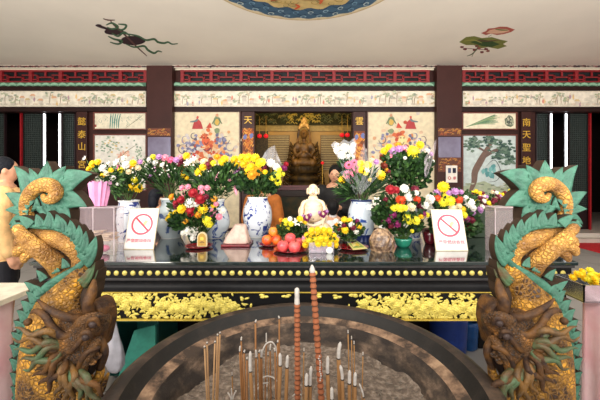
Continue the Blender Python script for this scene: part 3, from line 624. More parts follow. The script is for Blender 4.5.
# ================================================================ dragons
def scale_mat(gold, dark, sc, amt=.5, green=None):
    m = bpy.data.materials.new('scales'); m.use_nodes = True; N = m.node_tree.nodes; L = m.node_tree.links; b = N['Principled BSDF']
    tc = N.new('ShaderNodeTexCoord'); v = N.new('ShaderNodeTexVoronoi'); v.feature = 'DISTANCE_TO_EDGE'; v.inputs['Scale'].default_value = sc
    wn = N.new('ShaderNodeTexNoise'); wn.inputs['Scale'].default_value = sc*.5; wn.inputs['Detail'].default_value = 3
    ad = N.new('ShaderNodeVectorMath'); ad.operation = 'MULTIPLY_ADD'; ad.inputs[1].default_value = (.03, .03, .03)
    L.new(wn.outputs['Color'], ad.inputs[0]); L.new(tc.outputs['Object'], wn.inputs['Vector']); L.new(tc.outputs['Object'], ad.inputs[2]); L.new(ad.outputs[0], v.inputs['Vector'])
    r = N.new('ShaderNodeMapRange'); r.inputs[1].default_value = .0; r.inputs[2].default_value = .22; L.new(v.outputs['Distance'], r.inputs[0])
    n2 = N.new('ShaderNodeTexNoise'); n2.inputs['Scale'].default_value = 13; n2.inputs['Detail'].default_value = 6; L.new(tc.outputs['Object'], n2.inputs['Vector'])
    r2 = N.new('ShaderNodeMapRange'); r2.inputs[1].default_value = .5-.12*amt; r2.inputs[2].default_value = .5+.12; L.new(n2.outputs['Fac'], r2.inputs[0])
    mx = N.new('ShaderNodeMix'); mx.data_type = 'RGBA'; mx.inputs[6].default_value = lin(gold); mx.inputs[7].default_value = lin(dark)
    ml = N.new('ShaderNodeMath'); ml.operation = 'MULTIPLY'; ml.inputs[1].default_value = amt*1.5; ml.use_clamp = True; L.new(r2.outputs[0], ml.inputs[0]); L.new(ml.outputs[0], mx.inputs[0])
    m2 = N.new('ShaderNodeMix'); m2.data_type = 'RGBA'; m2.inputs[6].default_value = lin([(a*.5+b_*.5) for a, b_ in zip(gold, dark)]); L.new(mx.outputs[2], m2.inputs[7]); L.new(r.outputs[0], m2.inputs[0])
    L.new(m2.outputs[2], b.inputs['Base Color']); b.inputs['Roughness'].default_value = .5
    bp = N.new('ShaderNodeBump'); bp.inputs['Strength'].default_value = .8; bp.inputs['Distance'].default_value = .005; L.new(r.outputs[0], bp.inputs['Height']); L.new(bp.outputs[0], b.inputs['Normal']); return m
GOLD1 = scale_mat((228, 170, 80), (112, 70, 34), 70, .6)
GOLD2 = scale_mat((230, 164, 52), (62, 40, 26), 60, .8)
GOLDH = scale_mat((158, 104, 42), (52, 38, 30), 90, 1.0)
DGREEN = mat((70, 122, 100), .6, var=.2, scale=26, bump=.4, bscale=60)
DGREEN2 = mat((78, 104, 70), .55, var=.3, scale=22, rgb2=(96, 72, 44), bump=.3)
SIDE = mat((70, 55, 44), .7, var=.2, scale=12)
PATINA = mat((60, 45, 38), .5, var=.25, scale=20, rgb2=(112, 76, 40), bump=.4)
HAIR1 = mat((128, 90, 40), .55, rgb2=(70, 54, 36), scale=22, bump=.4)
def spike(g, M, b, tip, w, bend, y0, thick, mi=0, ms=1, n=9):
    bx, by = b; tx, ty = tip; dx, dy = tx-bx, ty-by; l = math.hypot(dx, dy); px, py = -dy/l, dx/l
    mx_, my_ = (bx+tx)/2+px*bend, (by+ty)/2+py*bend; o = len(g.v); offs = (-1, -.6, -.3, 0, .3, .6, 1); rib = (0, -.011, -.003, -.018, -.003, -.011, 0)
    for i in range(n+1):
        t = i/n; q = (1-t)**2; e = 2*t*(1-t); f = t*t; cx, cy = q*bx+e*mx_+f*tx, q*by+e*my_+f*ty
        ux, uy = 2*(1-t)*(mx_-bx)+2*t*(tx-mx_), 2*(1-t)*(my_-by)+2*t*(ty-my_); ul = math.hypot(ux, uy) or 1; vx, vy = -uy/ul, ux/ul
        ww = w/2*(1-t**1.6)+.25
        for k, s_ in enumerate(offs): g.v.append(M(cx+vx*ww*s_, cy+vy*ww*s_, y0+rib[k]*(1-t*.8)*min(1, w/14)))
        for s_ in (1, -1): g.v.append(M(cx+vx*ww*s_*.9, cy+vy*ww*s_*.9, y0)+Vector((0, thick*(1-.45*t), 0)))
    K = 9
    for i in range(n):
        for k in range(K):
            a = o+i*K+k; b2 = o+i*K+(k+1) % K; g.f.append([a, a+K, b2+K, b2]); g.m.append(mi if k < 6 else ms); g.s.append(k < 6)
    g.f.append([o+k for k in range(K)]); g.m.append(ms); g.s.append(False); g.f.append([o+n*K+k for k in range(K)][::-1]); g.m.append(ms); g.s.append(False)
def dragon(side, label, ox=0, oy=0):
    D0 = 1.30
    def M(x, y, d=0):                 # plan drawn for the left one; the right one is its mirror image
        X = x if side < 0 else 592-x
        return P(X+ox, y+oy, D0+d)
    base = M(50, 300); t = thing('dragon_statue', label, 'dragon statue', (base.x, D0, 0), 'gold and green dragon statues flanking the cauldron')
    def tb_(g, pts, mi=0, n=18, per=5, flat=1, mod=None):
        q = spline(pts, per); g.tube([M(x, y, d) for x, y, d, r in q], [r*D0/F for x, y, d, r in q], n, mi, flat=flat, mod=mod)
    # main body down to the ground
    g = G(); tb_(g, [(62, 562, .05, 40), (60, 520, .05, 34), (56, 470, .02, 32), (55, 430, .0, 35), (56, 395, -.01, 34), (56, 360, .0, 33), (57, 330, .0, 29), (61, 306, .01, 24), (69, 287, .01, 16), (79, 271, .0, 11.5), (83, 258, .0, 9.5)], flat=.75)
    obj('body', g, GOLD2, t)
    g = G(); tb_(g, [(84, 270, .02, 9.5), (81, 256, 0, 9), (71, 245, -.02, 9), (58, 239, -.02, 8.8), (46, 236, 0, 8), (34, 230, .02, 6.6), (28, 219, .03, 6), (26.5, 205, .02, 6.2), (31, 193, .01, 6.6), (41, 185.5, .0, 7.2), (51, 186, -.01, 7.4), (56, 192.5, -.01, 6.6), (52, 199, -.02, 5.2), (46.5, 199.5, -.02, 3.8), (43.5, 196, -.01, 2.6)], per=5)
    obj('tail_coil', g, GOLD1, t)
    # leg with clenched claw
    g = G(); tb_(g, [(62, 276, .03, 9), (56, 264, -.01, 9), (46, 255, -.04, 8.4), (37, 248, -.06, 8), (28, 243, -.06, 7)])
    tb_(g, [(32, 240, -.05, 5), (23, 234, -.05, 5.2), (18, 229, -.05, 4.8)]); tb_(g, [(28, 242, -.07, 5), (20, 241, -.07, 4.6), (17, 245, -.07, 3.4)])
    tb_(g, [(30, 246, -.06, 5.5), (20, 249, -.07, 5), (17, 253, -.07, 4)]); tb_(g, [(34, 250, -.05, 5), (26, 256, -.06, 4.4), (24, 260, -.06, 3.2)])
    leg = obj('leg', g, GOLD1, t)
    # folded skin in the hollow behind the leg
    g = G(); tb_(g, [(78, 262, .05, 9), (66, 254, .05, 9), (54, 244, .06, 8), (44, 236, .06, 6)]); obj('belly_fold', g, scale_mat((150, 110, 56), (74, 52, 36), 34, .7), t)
    # flame fin round the coil
    g = G(); T = .085
    for (b, tip, w, bd, y0) in (((28, 208), (5, 193), 20, 3, .01), ((28, 216), (9, 225), 14, 3, .015), ((28, 212), (5, 210), 14, 2, .012), ((32, 196), (14, 166), 21, 5, .008), ((36, 192), (29, 168), 17, 4, .006), ((43, 190), (47, 161), 23, 2, .004), ((50, 190), (66, 166), 20, -2, .006), ((50, 193), (92, 174), 31, -9, .01),
            ((52, 198), (87, 207), 27, -6, .012), ((52, 202), (70, 228), 21, -5, .014), ((48, 205), (57, 216), 15, 2, .01), ((42, 206), (48, 214), 13, 3, .01), ((34, 204), (40, 206), 14, 0, .012)): spike(g, M, b, tip, w, bd, y0, T)
    g.prism([M(x, y, .02) for x, y in ((24, 214), (19, 202), (23, 186), (38, 175), (56, 176), (67, 187), (66, 200), (56, 208), (38, 210))], (0, .07, 0), 0, 1)
    obj('flame_fin', g, [DGREEN, SIDE], t)
    # crest along the arch
    g = G()
    def crest(pts, spikes, w, y0, th, per=5):
        q = spline([(a, b) for a, b in pts], per); n = len(q); o = len(g.v)
        for i, (x, y) in enumerate(q):
            a = q[max(0, i-1)]; b = q[min(n-1, i+1)]; dx, dy = b[0]-a[0], b[1]-a[1]; l = math.hypot(dx, dy); vx, vy = dy/l, -dx/l
            tw = w*min(1, .35+3*min(i, n-1-i)/n)
            for s_, dd in ((0, 0), (.33, -.008), (.66, -.002), (1, 0)): g.v.append(M(x+vx*tw*s_, y+vy*tw*s_, y0+dd))
            g.v.append(M(x+vx*tw, y+vy*tw, y0)+Vector((0, th, 0))); g.v.append(M(x, y, y0)+Vector((0, th, 0)))
        for i in range(n-1):
            for k in range(6):
                a = o+i*6+k; b = o+i*6+(k+1) % 6; g.f.append([a, b, b+6, a+6]); g.m.append(0 if k < 3 else 1); g.s.append(True)
        for (b, tip, ww, bd) in spikes: spike(g, M, b, tip, ww, bd, y0-.002, th)
    crest([(12, 224), (24, 227), (37, 229), (51, 230), (63, 234), (72, 243), (78, 256)], [((30, 226), (18, 216), 12, 1), ((40, 227), (36, 214), 12, 1), ((48, 228), (48, 211), 14, 3), ((58, 229), (56, 214), 14, 3), ((62, 232), (60, 217), 13, 3), ((68, 237), (70, 220), 15, 4), ((74, 244), (79, 225), 15, 4), ((79, 252), (86, 231), 15, 3), ((82, 262), (96, 236), 18, 5), ((12, 224), (22, 231), 8, 0)], 5.5, -.035, .06)
    obj('arch_crest', g, [DGREEN, SIDE], t)
    g = G(); sp = []
    for i, (x, y) in enumerate(spline([(17, 404), (15, 380), (15, 352), (19, 328), (26, 308), (36, 292)], 4)):
        if i % 2 == 0: sp.append(((x+4, y+3), (x-5.5, y-7), 12, 2))
    sp += [((34, 290), (24, 282), 8, 1), ((44, 280), (36, 270), 9, 1), ((56, 273), (50, 262), 9, 1), ((66, 268), (62, 258), 9, 1)]
    crest([(24, 560), (26, 500), (22, 450), (18, 420), (17, 390), (17, 350), (21, 325), (30, 303), (42, 286), (56, 276), (72, 267), (84, 258), (92, 248)], sp, -8, -.03, .06)
    obj('back_crest', g, [DGREEN, SIDE], t)
    # swept fin on the inner side
    g = G()
    for (b, tip, w, bd, y0) in (((80, 284), (95, 262), 13, 3, -.02), ((84, 286), (98, 270), 10, 2, 0), ((78, 292), (95, 276), 12, 2, .02)): spike(g, M, b, tip, w, bd, y0, .1)
    g.prism([M(x, y, .0) for x, y in ((76, 282), (86, 273), (91, 277), (89, 296), (82, 312), (78, 300))], (0, .1, 0), 1, 1)
    obj('side_fin', g, [DGREEN2, SIDE], t)
    # head: skull, snout, jaws
    g = G()
    def bl(x, y, d, rx, ry, rz): g.ball(M(x-4, y, d), (rx*D0/F, rz, ry*D0/F), n=18, k=12)
    bl(80, 340, -.07, 18, 20, .065); bl(92, 326, -.06, 15, 12, .06); bl(78, 322, -.05, 12, 12, .055); bl(104, 322, -.03, 9, 11, .05); bl(90, 352, -.08, 12, 12, .05); bl(86, 368, -.05, 10, 14, .045); bl(96, 345, -.06, 8, 12, .05); bl(72, 356, -.06, 12, 16, .05)
    tb_(g, [(80, 322, -.1, 5), (90, 318, -.1, 5), (99, 317, -.08, 4.5), (105, 322, -.05, 4)], n=12); tb_(g, [(98, 340, -.1, 4), (92, 350, -.125, 4.5), (86, 362, -.12, 4), (82, 378, -.1, 3.5), (86, 392, -.08, 3)], n=12)
    head = obj('head', g, GOLDH, t, remesh=.006, smooth=3)
    # dark slab of the upper snout, seen end on
    g = G(); g.prism([M(x, y, -.05) for x, y in ((84, 306), (92, 302), (99, 305), (103, 314), (104, 326), (101, 340), (98, 352), (92, 356), (93, 338), (94, 322))], (0, .10, 0)); obj('snout', g, PATINA, t, bevel=.012)
    g = G()
    for pts in ([(100, 340, -.06, 4), (104, 352, -.07, 4.5), (101, 366, -.06, 3.5), (97, 378, -.05, 2.2)], [(84, 372, -.06, 4), (90, 384, -.05, 4), (97, 390, -.04, 2.5)]): tb_(g, pts, n=10)
    obj('lower_jaw', g, PATINA, t, remesh=.005, smooth=2)
    g = G(); tb_(g, [(94, 348, -.09, 5), (93, 358, -.09, 6.5), (90, 370, -.08, 5)], n=10); obj('mouth', g, mat((34, 24, 22), .5), t)
    for (x, y, r, d) in ((93, 324, 3.6, -.125), (86, 337, 3.4, -.14)):
        g = G(); g.ball(M(x, y, d), r*D0/F, n=12, k=8); e = obj('eye', g, mat((70, 56, 52), .35), t)
        g = G(); tb_(g, [(x-6, y+2, d+.01, 1.6), (x-3, y-4, d, 2.2), (x+3, y-4.6, d, 2.2), (x+6, y+1, d+.01, 1.4)], n=8); obj('brow', g, PATINA, t)
    for (x, y, d) in ((97, 355, -.11), (92, 361, -.12)):
        g = G(); q = [(x+3.4*math.cos(a)*(1-a/9), y+3.4*math.sin(a)*(1-a/9), d, 1.5) for a in [i*.8 for i in range(9)]]; tb_(g, q, n=8, per=2); obj('nostril_curl', g, GOLDH, t)
    for pts in ([(76, 332, -.1, 3.6), (64, 336, -.12, 3.6), (53, 328, -.13, 3.4), (45, 316, -.13, 3), (36, 311, -.12, 2.4), (31, 313, -.12, 1)], [(82, 318, -.08, 4), (70, 318, -.11, 3.8), (58, 314, -.12, 3.4), (47, 308, -.11, 2.8), (38, 300, -.1, 1)], [(90, 316, -.06, 5), (88, 304, -.08, 5), (92, 292, -.07, 4.5), (94, 281, -.05, 2)]):
        g = G(); tb_(g, pts, n=12, mod=None); obj('horn', g, PATINA, t)
    for pts in ([(98, 348, -.12, 2.4), (88, 352, -.14, 2.6), (80, 364, -.13, 2.6), (78, 380, -.11, 2.4), (84, 396, -.09, 2)], [(88, 330, -.13, 2.2), (78, 344, -.14, 2.4), (70, 352, -.13, 2.2), (64, 350, -.12, 1.4)]):
        g = G(); tb_(g, pts, n=8); obj('whisker', g, PATINA, t)
    random.seed(5)
    tips = []
    for i in range(30):
        u = i/29; a = math.radians(196-150*u) if i % 2 else math.radians(190-140*u)   # fan from left round to below
        L_ = (52 if i % 2 else 40)+random.uniform(-4, 4); c0 = (68+4*u, 338+26*u)
        tips.append(((c0[0]+8*math.cos(a), c0[1]+8*math.sin(a)), (c0[0]+L_*math.cos(a), c0[1]+L_*.95*math.sin(a))))
    for i, (a, b) in enumerate(tips):
        dx, dy = b[0]-a[0], b[1]-a[1]; l = math.hypot(dx, dy); px, py = -dy/l, dx/l; s_ = 1 if i % 3 else -1; k = l*.09*s_; dd = -.02*(i % 2)
        g = G(); tb_(g, [(a[0], a[1], -0.097+ dd, 2.6), (a[0]+dx*.3+px*k, a[1]+dy*.3+py*k, -0.130+ dd, 3.0), (a[0]+dx*.62-px*k*.7, a[1]+dy*.62-py*k*.7, -0.134+ dd, 2.5), (a[0]+dx*.86+px*k*.4, a[1]+dy*.86+py*k*.4, -0.130+ dd, 1.4), (b[0], b[1]-2, -0.122+ dd, .5)], n=8, per=4)
        obj('mane_lock', g, [DGREEN2, HAIR1, PATINA][(i*7+i//3) % 3] if u > -1 else HAIR1, t)
    for (x, y) in ((33, 336), (34, 350), (45, 330), (28, 322)):
        g = G(); g.ball(M(x, y, -.115), 3.4*D0/F, n=12, k=8); obj('knob', g, PATINA, t)
    # forefoot resting towards the rim
    g = G(); tb_(g, [(70, 402, -.04, 9), (82, 396, -.06, 8), (92, 388, -.07, 6), (99, 376, -.06, 4.4), (101, 364, -.05, 3), (100, 358, -.05, 1.4)]); tb_(g, [(88, 392, -.06, 6), (98, 392, -.06, 4.6), (103, 384, -.05, 3.4), (108, 374, -.04, 1.4)]); tb_(g, [(80, 400, -.06, 6), (92, 404, -.06, 4.6), (98, 398, -.05, 3), (102, 390, -.04, 1.4)])
    obj('forefoot', g, GOLD2, t)
    g = G(); x0, x1 = sorted((M(16, 0).x, M(78, 0).x)); g.box(x0, x1, D0-.13, D0+.2, 0, .1); obj('plinth', g, PATINA, t, bevel=.01)
    return t
dragon(-1, 'green and gold coiled dragon statue on left side of the cauldron, before the standing man')
dragon(1, 'green and gold coiled dragon statue on right side of the cauldron, beside metal tray', oy=-1)
# ================================================================ flowers
random.seed(33)
LEAF = [mat((44, 74, 34), .55, var=.25), mat((66, 100, 44), .5, var=.2), mat((32, 54, 30), .6)]
STEM = mat((84, 112, 52), .5)
CLR = dict(y=(240, 202, 24), Y=(232, 220, 50), o=(226, 154, 28), O=(216, 74, 30), w=(232, 228, 218), c=(226, 210, 172), r=(158, 16, 34), m=(112, 18, 44), p=(234, 150, 170), P=(226, 104, 140), v=(190, 140, 190), V=(130, 30, 90), b=(120, 40, 20))
NAMES = dict(y='yellow', Y='lemon yellow', o='amber', O='orange', w='white', c='cream', r='red', m='maroon', p='pale pink', P='pink', v='mauve', V='purple', b='brown')
BL = {}
def bloom_mesh(kind, col):
    if (kind, col) in BL: return BL[(kind, col)]
    g = G(); rnd = random.Random(len(kind)+3)
    def petal(a, el, L, w, mi=0, z0=0, cup=.12):
        d = Vector((math.cos(a)*math.cos(el), math.sin(a)*math.cos(el), math.sin(el))); s = Vector((-math.sin(a), math.cos(a), 0)); up = d.cross(s)*-1
        b = Vector((0, 0, z0)); pts = [b+s*w*.3, b-s*w*.3, b+d*L*.55-s*w*.5+up*L*cup, b+d*L*.55+s*w*.5+up*L*cup, b+d*L+s*w*.18, b+d*L-s*w*.18]
        g.add(pts, [(0, 1, 2, 3), (3, 2, 5, 4)], mi, True)
    if kind == 'mum':
        for ring, (n, el, L) in enumerate(((15, -.15, 1), (14, .2, .98), (12, .55, .9), (9, .9, .8), (6, 1.25, .68))):
            for i in range(n): petal(2*PI*(i+.5*ring)/n, el+rnd.uniform(-.08, .08), L*rnd.uniform(.92, 1.05), .36, 0)
        g.ball((0, 0, .25), (.5, .5, .4), 0, 8, 6)
    elif kind == 'gerb':
        for ring, (n, el, L) in enumerate(((16, .05, 1), (14, .3, .8))):
            for i in range(n): petal(2*PI*(i+.5*ring)/n, el, L, .34, 0)
        g.ball((0, 0, .12), (.3, .3, .16), 1, 10, 6)
    elif kind == 'carn':
        for ring, (n, el, L) in enumerate(((8, .1, 1), (8, .5, .9), (6, .9, .8), (4, 1.3, .7))):
            for i in range(n): petal(2*PI*(i+.37*ring)/n, el, L, .62, 0, cup=.22)
        g.ball((0, 0, .2), (.5, .5, .45), 0, 8, 6)
    elif kind == 'lily':
        for i in range(6): petal(2*PI*i/6, .65, 1.25, .5, 0, cup=-.12)
        g.tube([(0, 0, -.3), (0, 0, .3)], .08, 5, 1)
    elif kind == 'bud':
        g.tube([(0, 0, -1.6), (0, 0, -.8), (0, 0, .2), (0, 0, 1.2), (0, 0, 1.7)], [.16, .38, .5, .36, .1], 8)
    me = bpy.data.meshes.new('bloom'); me.from_pydata([tuple(v) for v in g.v], [], g.f); c = CLR[col]
    me.materials.append(mat(c, .65, var=.07, scale=1.6, bump=0)); me.materials.append(mat((90, 56, 20) if col != 'w' else (214, 180, 50), .8))
    me.polygons.foreach_set('material_index', g.m); me.polygons.foreach_set('use_smooth', g.s); me.update(); BL[(kind, col)] = me; return me
BN = dict(mum='chrysanthemum', gerb='gerbera', carn='carnation', lily='lily', bud='lily_bud')
def leaf(g, b, d, L, w, mi):
    d = Vector(d).normalized(); s = d.cross(Vector((random.uniform(-1, 1), random.uniform(-1, 1), random.uniform(-1, 1)))); s.normalize(); u = s.cross(d)
    g.add([b, b+d*L*.35+s*w-u*w*.3, b+d*L*.35-u*w*.6, b+d*L*.35-s*w-u*w*.3, b+d*L*.7+s*w*.8+u*L*.03, b+d*L*.7-s*w*.8+u*L*.03, b+d*L-Vector((0, 0, L*.12))], [(0, 2, 1), (0, 3, 2), (1, 2, 4), (2, 3, 5), (2, 5, 4), (4, 5, 6)], mi, True)
def bouquet(label, mouth, D, blooms, fol, nleaf=260, leafsize=(.05, .012), name='flower_bouquet', cat='bouquet', group='fresh flower bouquets on the altar table', depth=.09, extra=None, filler=None):
    """mouth: (px, py) of the vase mouth; blooms: (kind, colour, px, py, radius px); fol: list of (px, py, rx, ry) leaf clouds"""
    m = P(mouth[0], mouth[1], D); t = thing(name, label, cat, m, group); cx = sum(b[2] for b in blooms)/len(blooms)
    hw = max(8, max(abs(b[2]-cx) for b in blooms)); tops = []
    for (k, c, x, y, r) in blooms:
        q = 1-min(1, abs(x-cx)/hw*.8)**2; dd = -depth*q*random.uniform(.7, 1.1)+depth*.25 if extra != 'flat' else -.01
        pos = P(x, y, D+dd); rr = r*(D+dd)/F*.95; me = bloom_mesh(k, c); o = bpy.data.objects.new(BN[k], me); COL.objects.link(o); o.parent = t
        o.location = pos-m; out = Vector(((x-cx)/hw*.55, -1.0, .55)) if k != 'bud' else Vector((.35*random.choice((-1, 1)) if x < 235 else .3, -.35, -1 if random.random() < .6 else 1))
        o.rotation_euler = (out.normalized()).to_track_quat('Z', 'Y').to_euler(); o.scale = (rr, rr, rr); tops.append(pos+Vector((0, .012, -.012)))
    g = G()
    for q in tops:
        j = m+Vector((random.uniform(-.02, .02), random.uniform(-.02, .02), -.06)); mid = (q+j)/2+Vector(((q.x-j.x)*.1, .02, .02)); g.tube([j, mid, q], .0025, 4)
    obj('stems', g, STEM, t)
    g = G()
    for i in range(int(nleaf*2)):
        (x, y, rx, ry) = random.choice(fol); a = random.uniform(0, 2*PI); q = random.random()**.6
        b = P(x+rx*q*math.cos(a), y+ry*q*math.sin(a), D+random.uniform(-depth*.7, depth*.8)); d = (b-m)+Vector((random.uniform(-.09, .09), random.uniform(-.1, .06), random.uniform(-.05, .07)))
        leaf(g, b, d, leafsize[0]*random.uniform(.6, 1.3), leafsize[1]*random.uniform(.7, 1.2), random.choice((0, 0, 1, 2)))
    obj('leaves', g, LEAF, t, kind='stuff')
    if filler:
        g = G()
        for (c, n, x, y, rx, ry) in filler:
            for i in range(n):
                q = P(x+random.uniform(-rx, rx), y+random.uniform(-ry, ry), D-depth*random.uniform(.3, .9)); g.ball(q, random.uniform(.005, .009), c, 6, 5)
        obj('filler_buds', g, [mat((244, 240, 226), .7), mat((230, 200, 60), .7), mat((206, 150, 180), .7)], t, kind='stuff')
    return t
def cellophane(label, x0, y0, pts, D, tint=(232, 232, 236), a=.32, parent=None):
    """crumpled clear sleeve: pts are rim points, (x0, y0) its foot"""
    g = G(); o = P(x0, y0, D); n = len(pts); V = []
    for i, (x, y) in enumerate(pts): V.append(P(x, y, D+(.03 if i % 2 else -.045)))
    for k in range(6):
        t = k/5
        for v in V: g.v.append(o+(v-o)*(.12+.88*t)+Vector((0, .012*random.uniform(-1, 1), 0)))
    for k in range(5):
        for i in range(n-1): g.f.append([k*n+i, k*n+i+1, (k+1)*n+i+1, (k+1)*n+i]); g.m.append(0); g.s.append(False)
    m = mat(tint, .18, alpha=a, var=.02)
    return obj('cellophane', g, m, parent, label=None if parent else label, cat=None if parent else 'wrapping')

# ---------------------------------------------------------------- vases
def vase_mat(blue, white, sc, th):
    m = bpy.data.materials.new('porcelain'); m.use_nodes = True; N = m.node_tree.nodes; L = m.node_tree.links; b = N['Principled BSDF']
    tc = N.new('ShaderNodeTexCoord'); nz = N.new('ShaderNodeTexNoise'); nz.inputs['Scale'].default_value = sc; nz.inputs['Detail'].default_value = 3; nz.inputs['Distortion'].default_value = 1.2
    cr = N.new('ShaderNodeValToRGB'); e = cr.color_ramp.elements; e[0].position = th; e[0].color = lin(white); e[1].position = th+.06; e[1].color = lin(blue)
    L.new(tc.outputs['Object'], nz.inputs['Vector']); L.new(nz.outputs['Fac'], cr.inputs[0]); L.new(cr.outputs[0], b.inputs['Base Color']); b.inputs['Roughness'].default_value = .15; return m
NAVY = mat((34, 48, 104), .2)
def vase(label, x, ytop, ybot, w, D, shape, m, bands=True):
    base = P(x, ybot, D); base.z = ZT; h = (ybot-ytop)*D/F; r = w*D/F/2; t = thing('porcelain_vase', label, 'vase', base, 'porcelain vases on the altar table')
    pr = [(a*r, b*h) for a, b in spline(shape, 4)]
    g = G(); g.lathe(pr, base, 40, caps=False); g.lathe([(pr[0][0]*.98, 0), (.001, .002)][::-1], base, 40, caps=False)
    pi = [(a-.004, b) for a, b in pr][::-1]; g.lathe([pr[-1]]+pi[:8], base, 40, caps=False); obj('body', g, m, t)
    if bands:
        g = G(); a, b = pr[-1]; g.lathe([(a-.001, b-.012), (a+.003, b-.006), (a+.003, b), (a-.002, b+.002)], base, 40, caps=False); obj('rim_band', g, NAVY if bands == 2 else WHITE, t)
        g = G(); a = pr[0][0]; k = pr[1]
        g.lathe([(a*.99, .0), (a+.003, .002), (a+.003, .012)] if bands == 1 else [(q[0]+.0015, q[1]) for q in pr[:7]], base, 40, caps=False); obj('foot', g, WHITE if bands == 1 else NAVY, t)
    return t
V_BW = vase_mat((44, 60, 130), (218, 222, 230), 17, .55); V_BW2 = vase_mat((60, 84, 150), (200, 208, 214), 12, .56); V_PT = vase_mat((70, 92, 140), (188, 198, 200), 9, .58); V_L = vase_mat((52, 84, 160), (204, 214, 224), 9, .585)
SH_TALL = [(.62, 0), (.78, .12), (.97, .38), (1, .55), (.92, .74), (.72, .9), (.68, 1)]
SH_ROUND = [(.6, 0), (.66, .04), (.98, .3), (.99, .5), (.8, .72), (.6, .84), (.66, 1)]
SH_CYL = [(.82, 0), (.84, .1), (.9, .25), (1, .5), (.96, .75), (.80, .93), (.82, 1)]
vase('blue and white vase behind left no-burning sign, beside the clear box', 129, 199, 240, 23, 2.78, SH_CYL, V_BW)
vase('pale round-bellied vase with painted bird between left sign and low mixed arrangement', 171, 197, 236, 30, 2.98, SH_ROUND, V_PT)
vase('round blue and white vase behind the low mixed red and yellow arrangement', 216, 198, 236, 27, 2.98, SH_ROUND, V_BW2)
vase('tall blue and white vase with dark blue blossoms holding yellow chrysanthemums', 257.5, 197, 236.3, 29, 3.02, SH_TALL, V_BW)
vase('white vase with navy rim and foot holding pink gerberas, right of the buddha', 361.5, 200, 240, 26.5, 2.85, SH_CYL, V_L, 2)
vase('blue and white vase behind the low orange and white arrangement', 409, 192, 238, 26, 2.95, SH_CYL, V_BW2)

def B(s):                              # "kind colour x y r" rows
    out = []
    for row in s.split(';'):
        q = row.split()
        if q: out.append((dict(m='mum', g='gerb', c='carn', l='lily', b='bud')[q[0]], q[1], float(q[2]), float(q[3]), float(q[4])))
    return out
# pink-wrapped bouquet on the left box, its flowers leaning left
b1 = bouquet('pink-wrapped bouquet standing on the left clear box, yellow and white blooms', (99, 184), 2.40, B('m y 93 164 4.6;m y 89 169 3.6;m y 98 162 3.6;m w 103 168 4.6;c c 107 173 4;m y 111 170 3;c w 113 178 3;m y 103 175 3;l w 86 159 3;c w 118 184 2.5'), [(99, 172, 9, 7), (108, 176, 11, 9), (116, 186, 8, 10)], 190, (.045, .008), depth=.06)
g = G(); n = 22; m0 = P(98, 207, 2.39); m0.z = 1.392
for k in range(7):
    t = k/6
    for i in range(n):
        a = 2*PI*i/n; r = (.052+.026*t+(.006 if i % 2 else -.006)*(.6+t))*(1+.12*math.sin(3*a)); g.v.append(m0+Vector((r*math.cos(a)+.006*t, r*math.sin(a)*.8, .175*t+(.014 if i % 2 else 0)*t)))
for k in range(6):
    for i in range(n): g.f.append([k*n+i, k*n+(i+1) % n, (k+1)*n+(i+1) % n, (k+1)*n+i]); g.m.append(0); g.s.append(False)
g.f.append(list(range(n))[::-1]); g.m.append(0); g.s.append(False)
obj('paper_wrap', g, mat((224, 150, 190), .6, var=.1), b1)
bouquet('bouquet with yellow and white blooms in the vase behind the left sign', (128, 200), 2.76, B('m Y 121 170 4;m w 126 165 4.6;l w 118 163 4;m y 133 163 4;c c 138 168 3.6;m y 131 187 4.6;m y 138 188 5.4;m Y 135 180 4;c w 114 168 4;c w 124 158 3.2;c c 129 172 3.4;c v 140 162 3;m o 131 166 3.4;c w 117 181 2.6;l w 110 164 3;l P 119 168 3'), [(126, 178, 14, 11), (130, 186, 12, 10), (118, 186, 8, 9)], 300, (.06, .009), filler=((0, 16, 126, 176, 12, 8),))
bouquet('leafy bouquet with pink and white blooms in the painted-bird vase', (171, 197), 2.96, B('m w 150 160 4;c p 165 158 4.2;c P 171 160 4;c v 159 157 3.6;c w 155 163 4;c w 147 165 3.6;m Y 153 157 3.4;c v 176 160 3.6;c c 144 163 3;c p 180 157 3;c w 162 165 2.6;c m 179 164 3.4;m y 186 200 0.8;c w 148 172 2.4;c v 150 176 2.2'), [(158, 175, 14, 13), (168, 182, 13, 12), (150, 172, 9, 9), (176, 176, 9, 10)], 430, (.09, .006), filler=((0, 26, 160, 168, 18, 8), (2, 8, 156, 172, 14, 7)))
bouquet('mixed bouquet with maroon and yellow blooms and lily buds, left of tall yellow one', (216, 199), 2.96, B('m m 182 161 4.2;m y 186.5 156 4.4;l w 189.5 164 5;l w 195 160 4;c o 183 169 4;c y 184 175 3.8;c y 187 178 3;m y 199 172 5;m y 203 167 4.4;m m 208 165 5;c c 204 162 4.4;m Y 213 163 4;m y 222 162 4.4;m o 217 157 4;m y 225 159 4.6;b p 217.5 176 3.2;b p 235.5 190 3.4;c v 236 172 4;c p 231 180 3;c c 232 171 3;m r 194 157 3;m w 178 160 3.4;m b 211 160 3'), [(200, 180, 18, 13), (215, 184, 16, 14), (226, 178, 11, 12)], 460, (.07, .012), filler=((0, 10, 205, 170, 18, 6),))
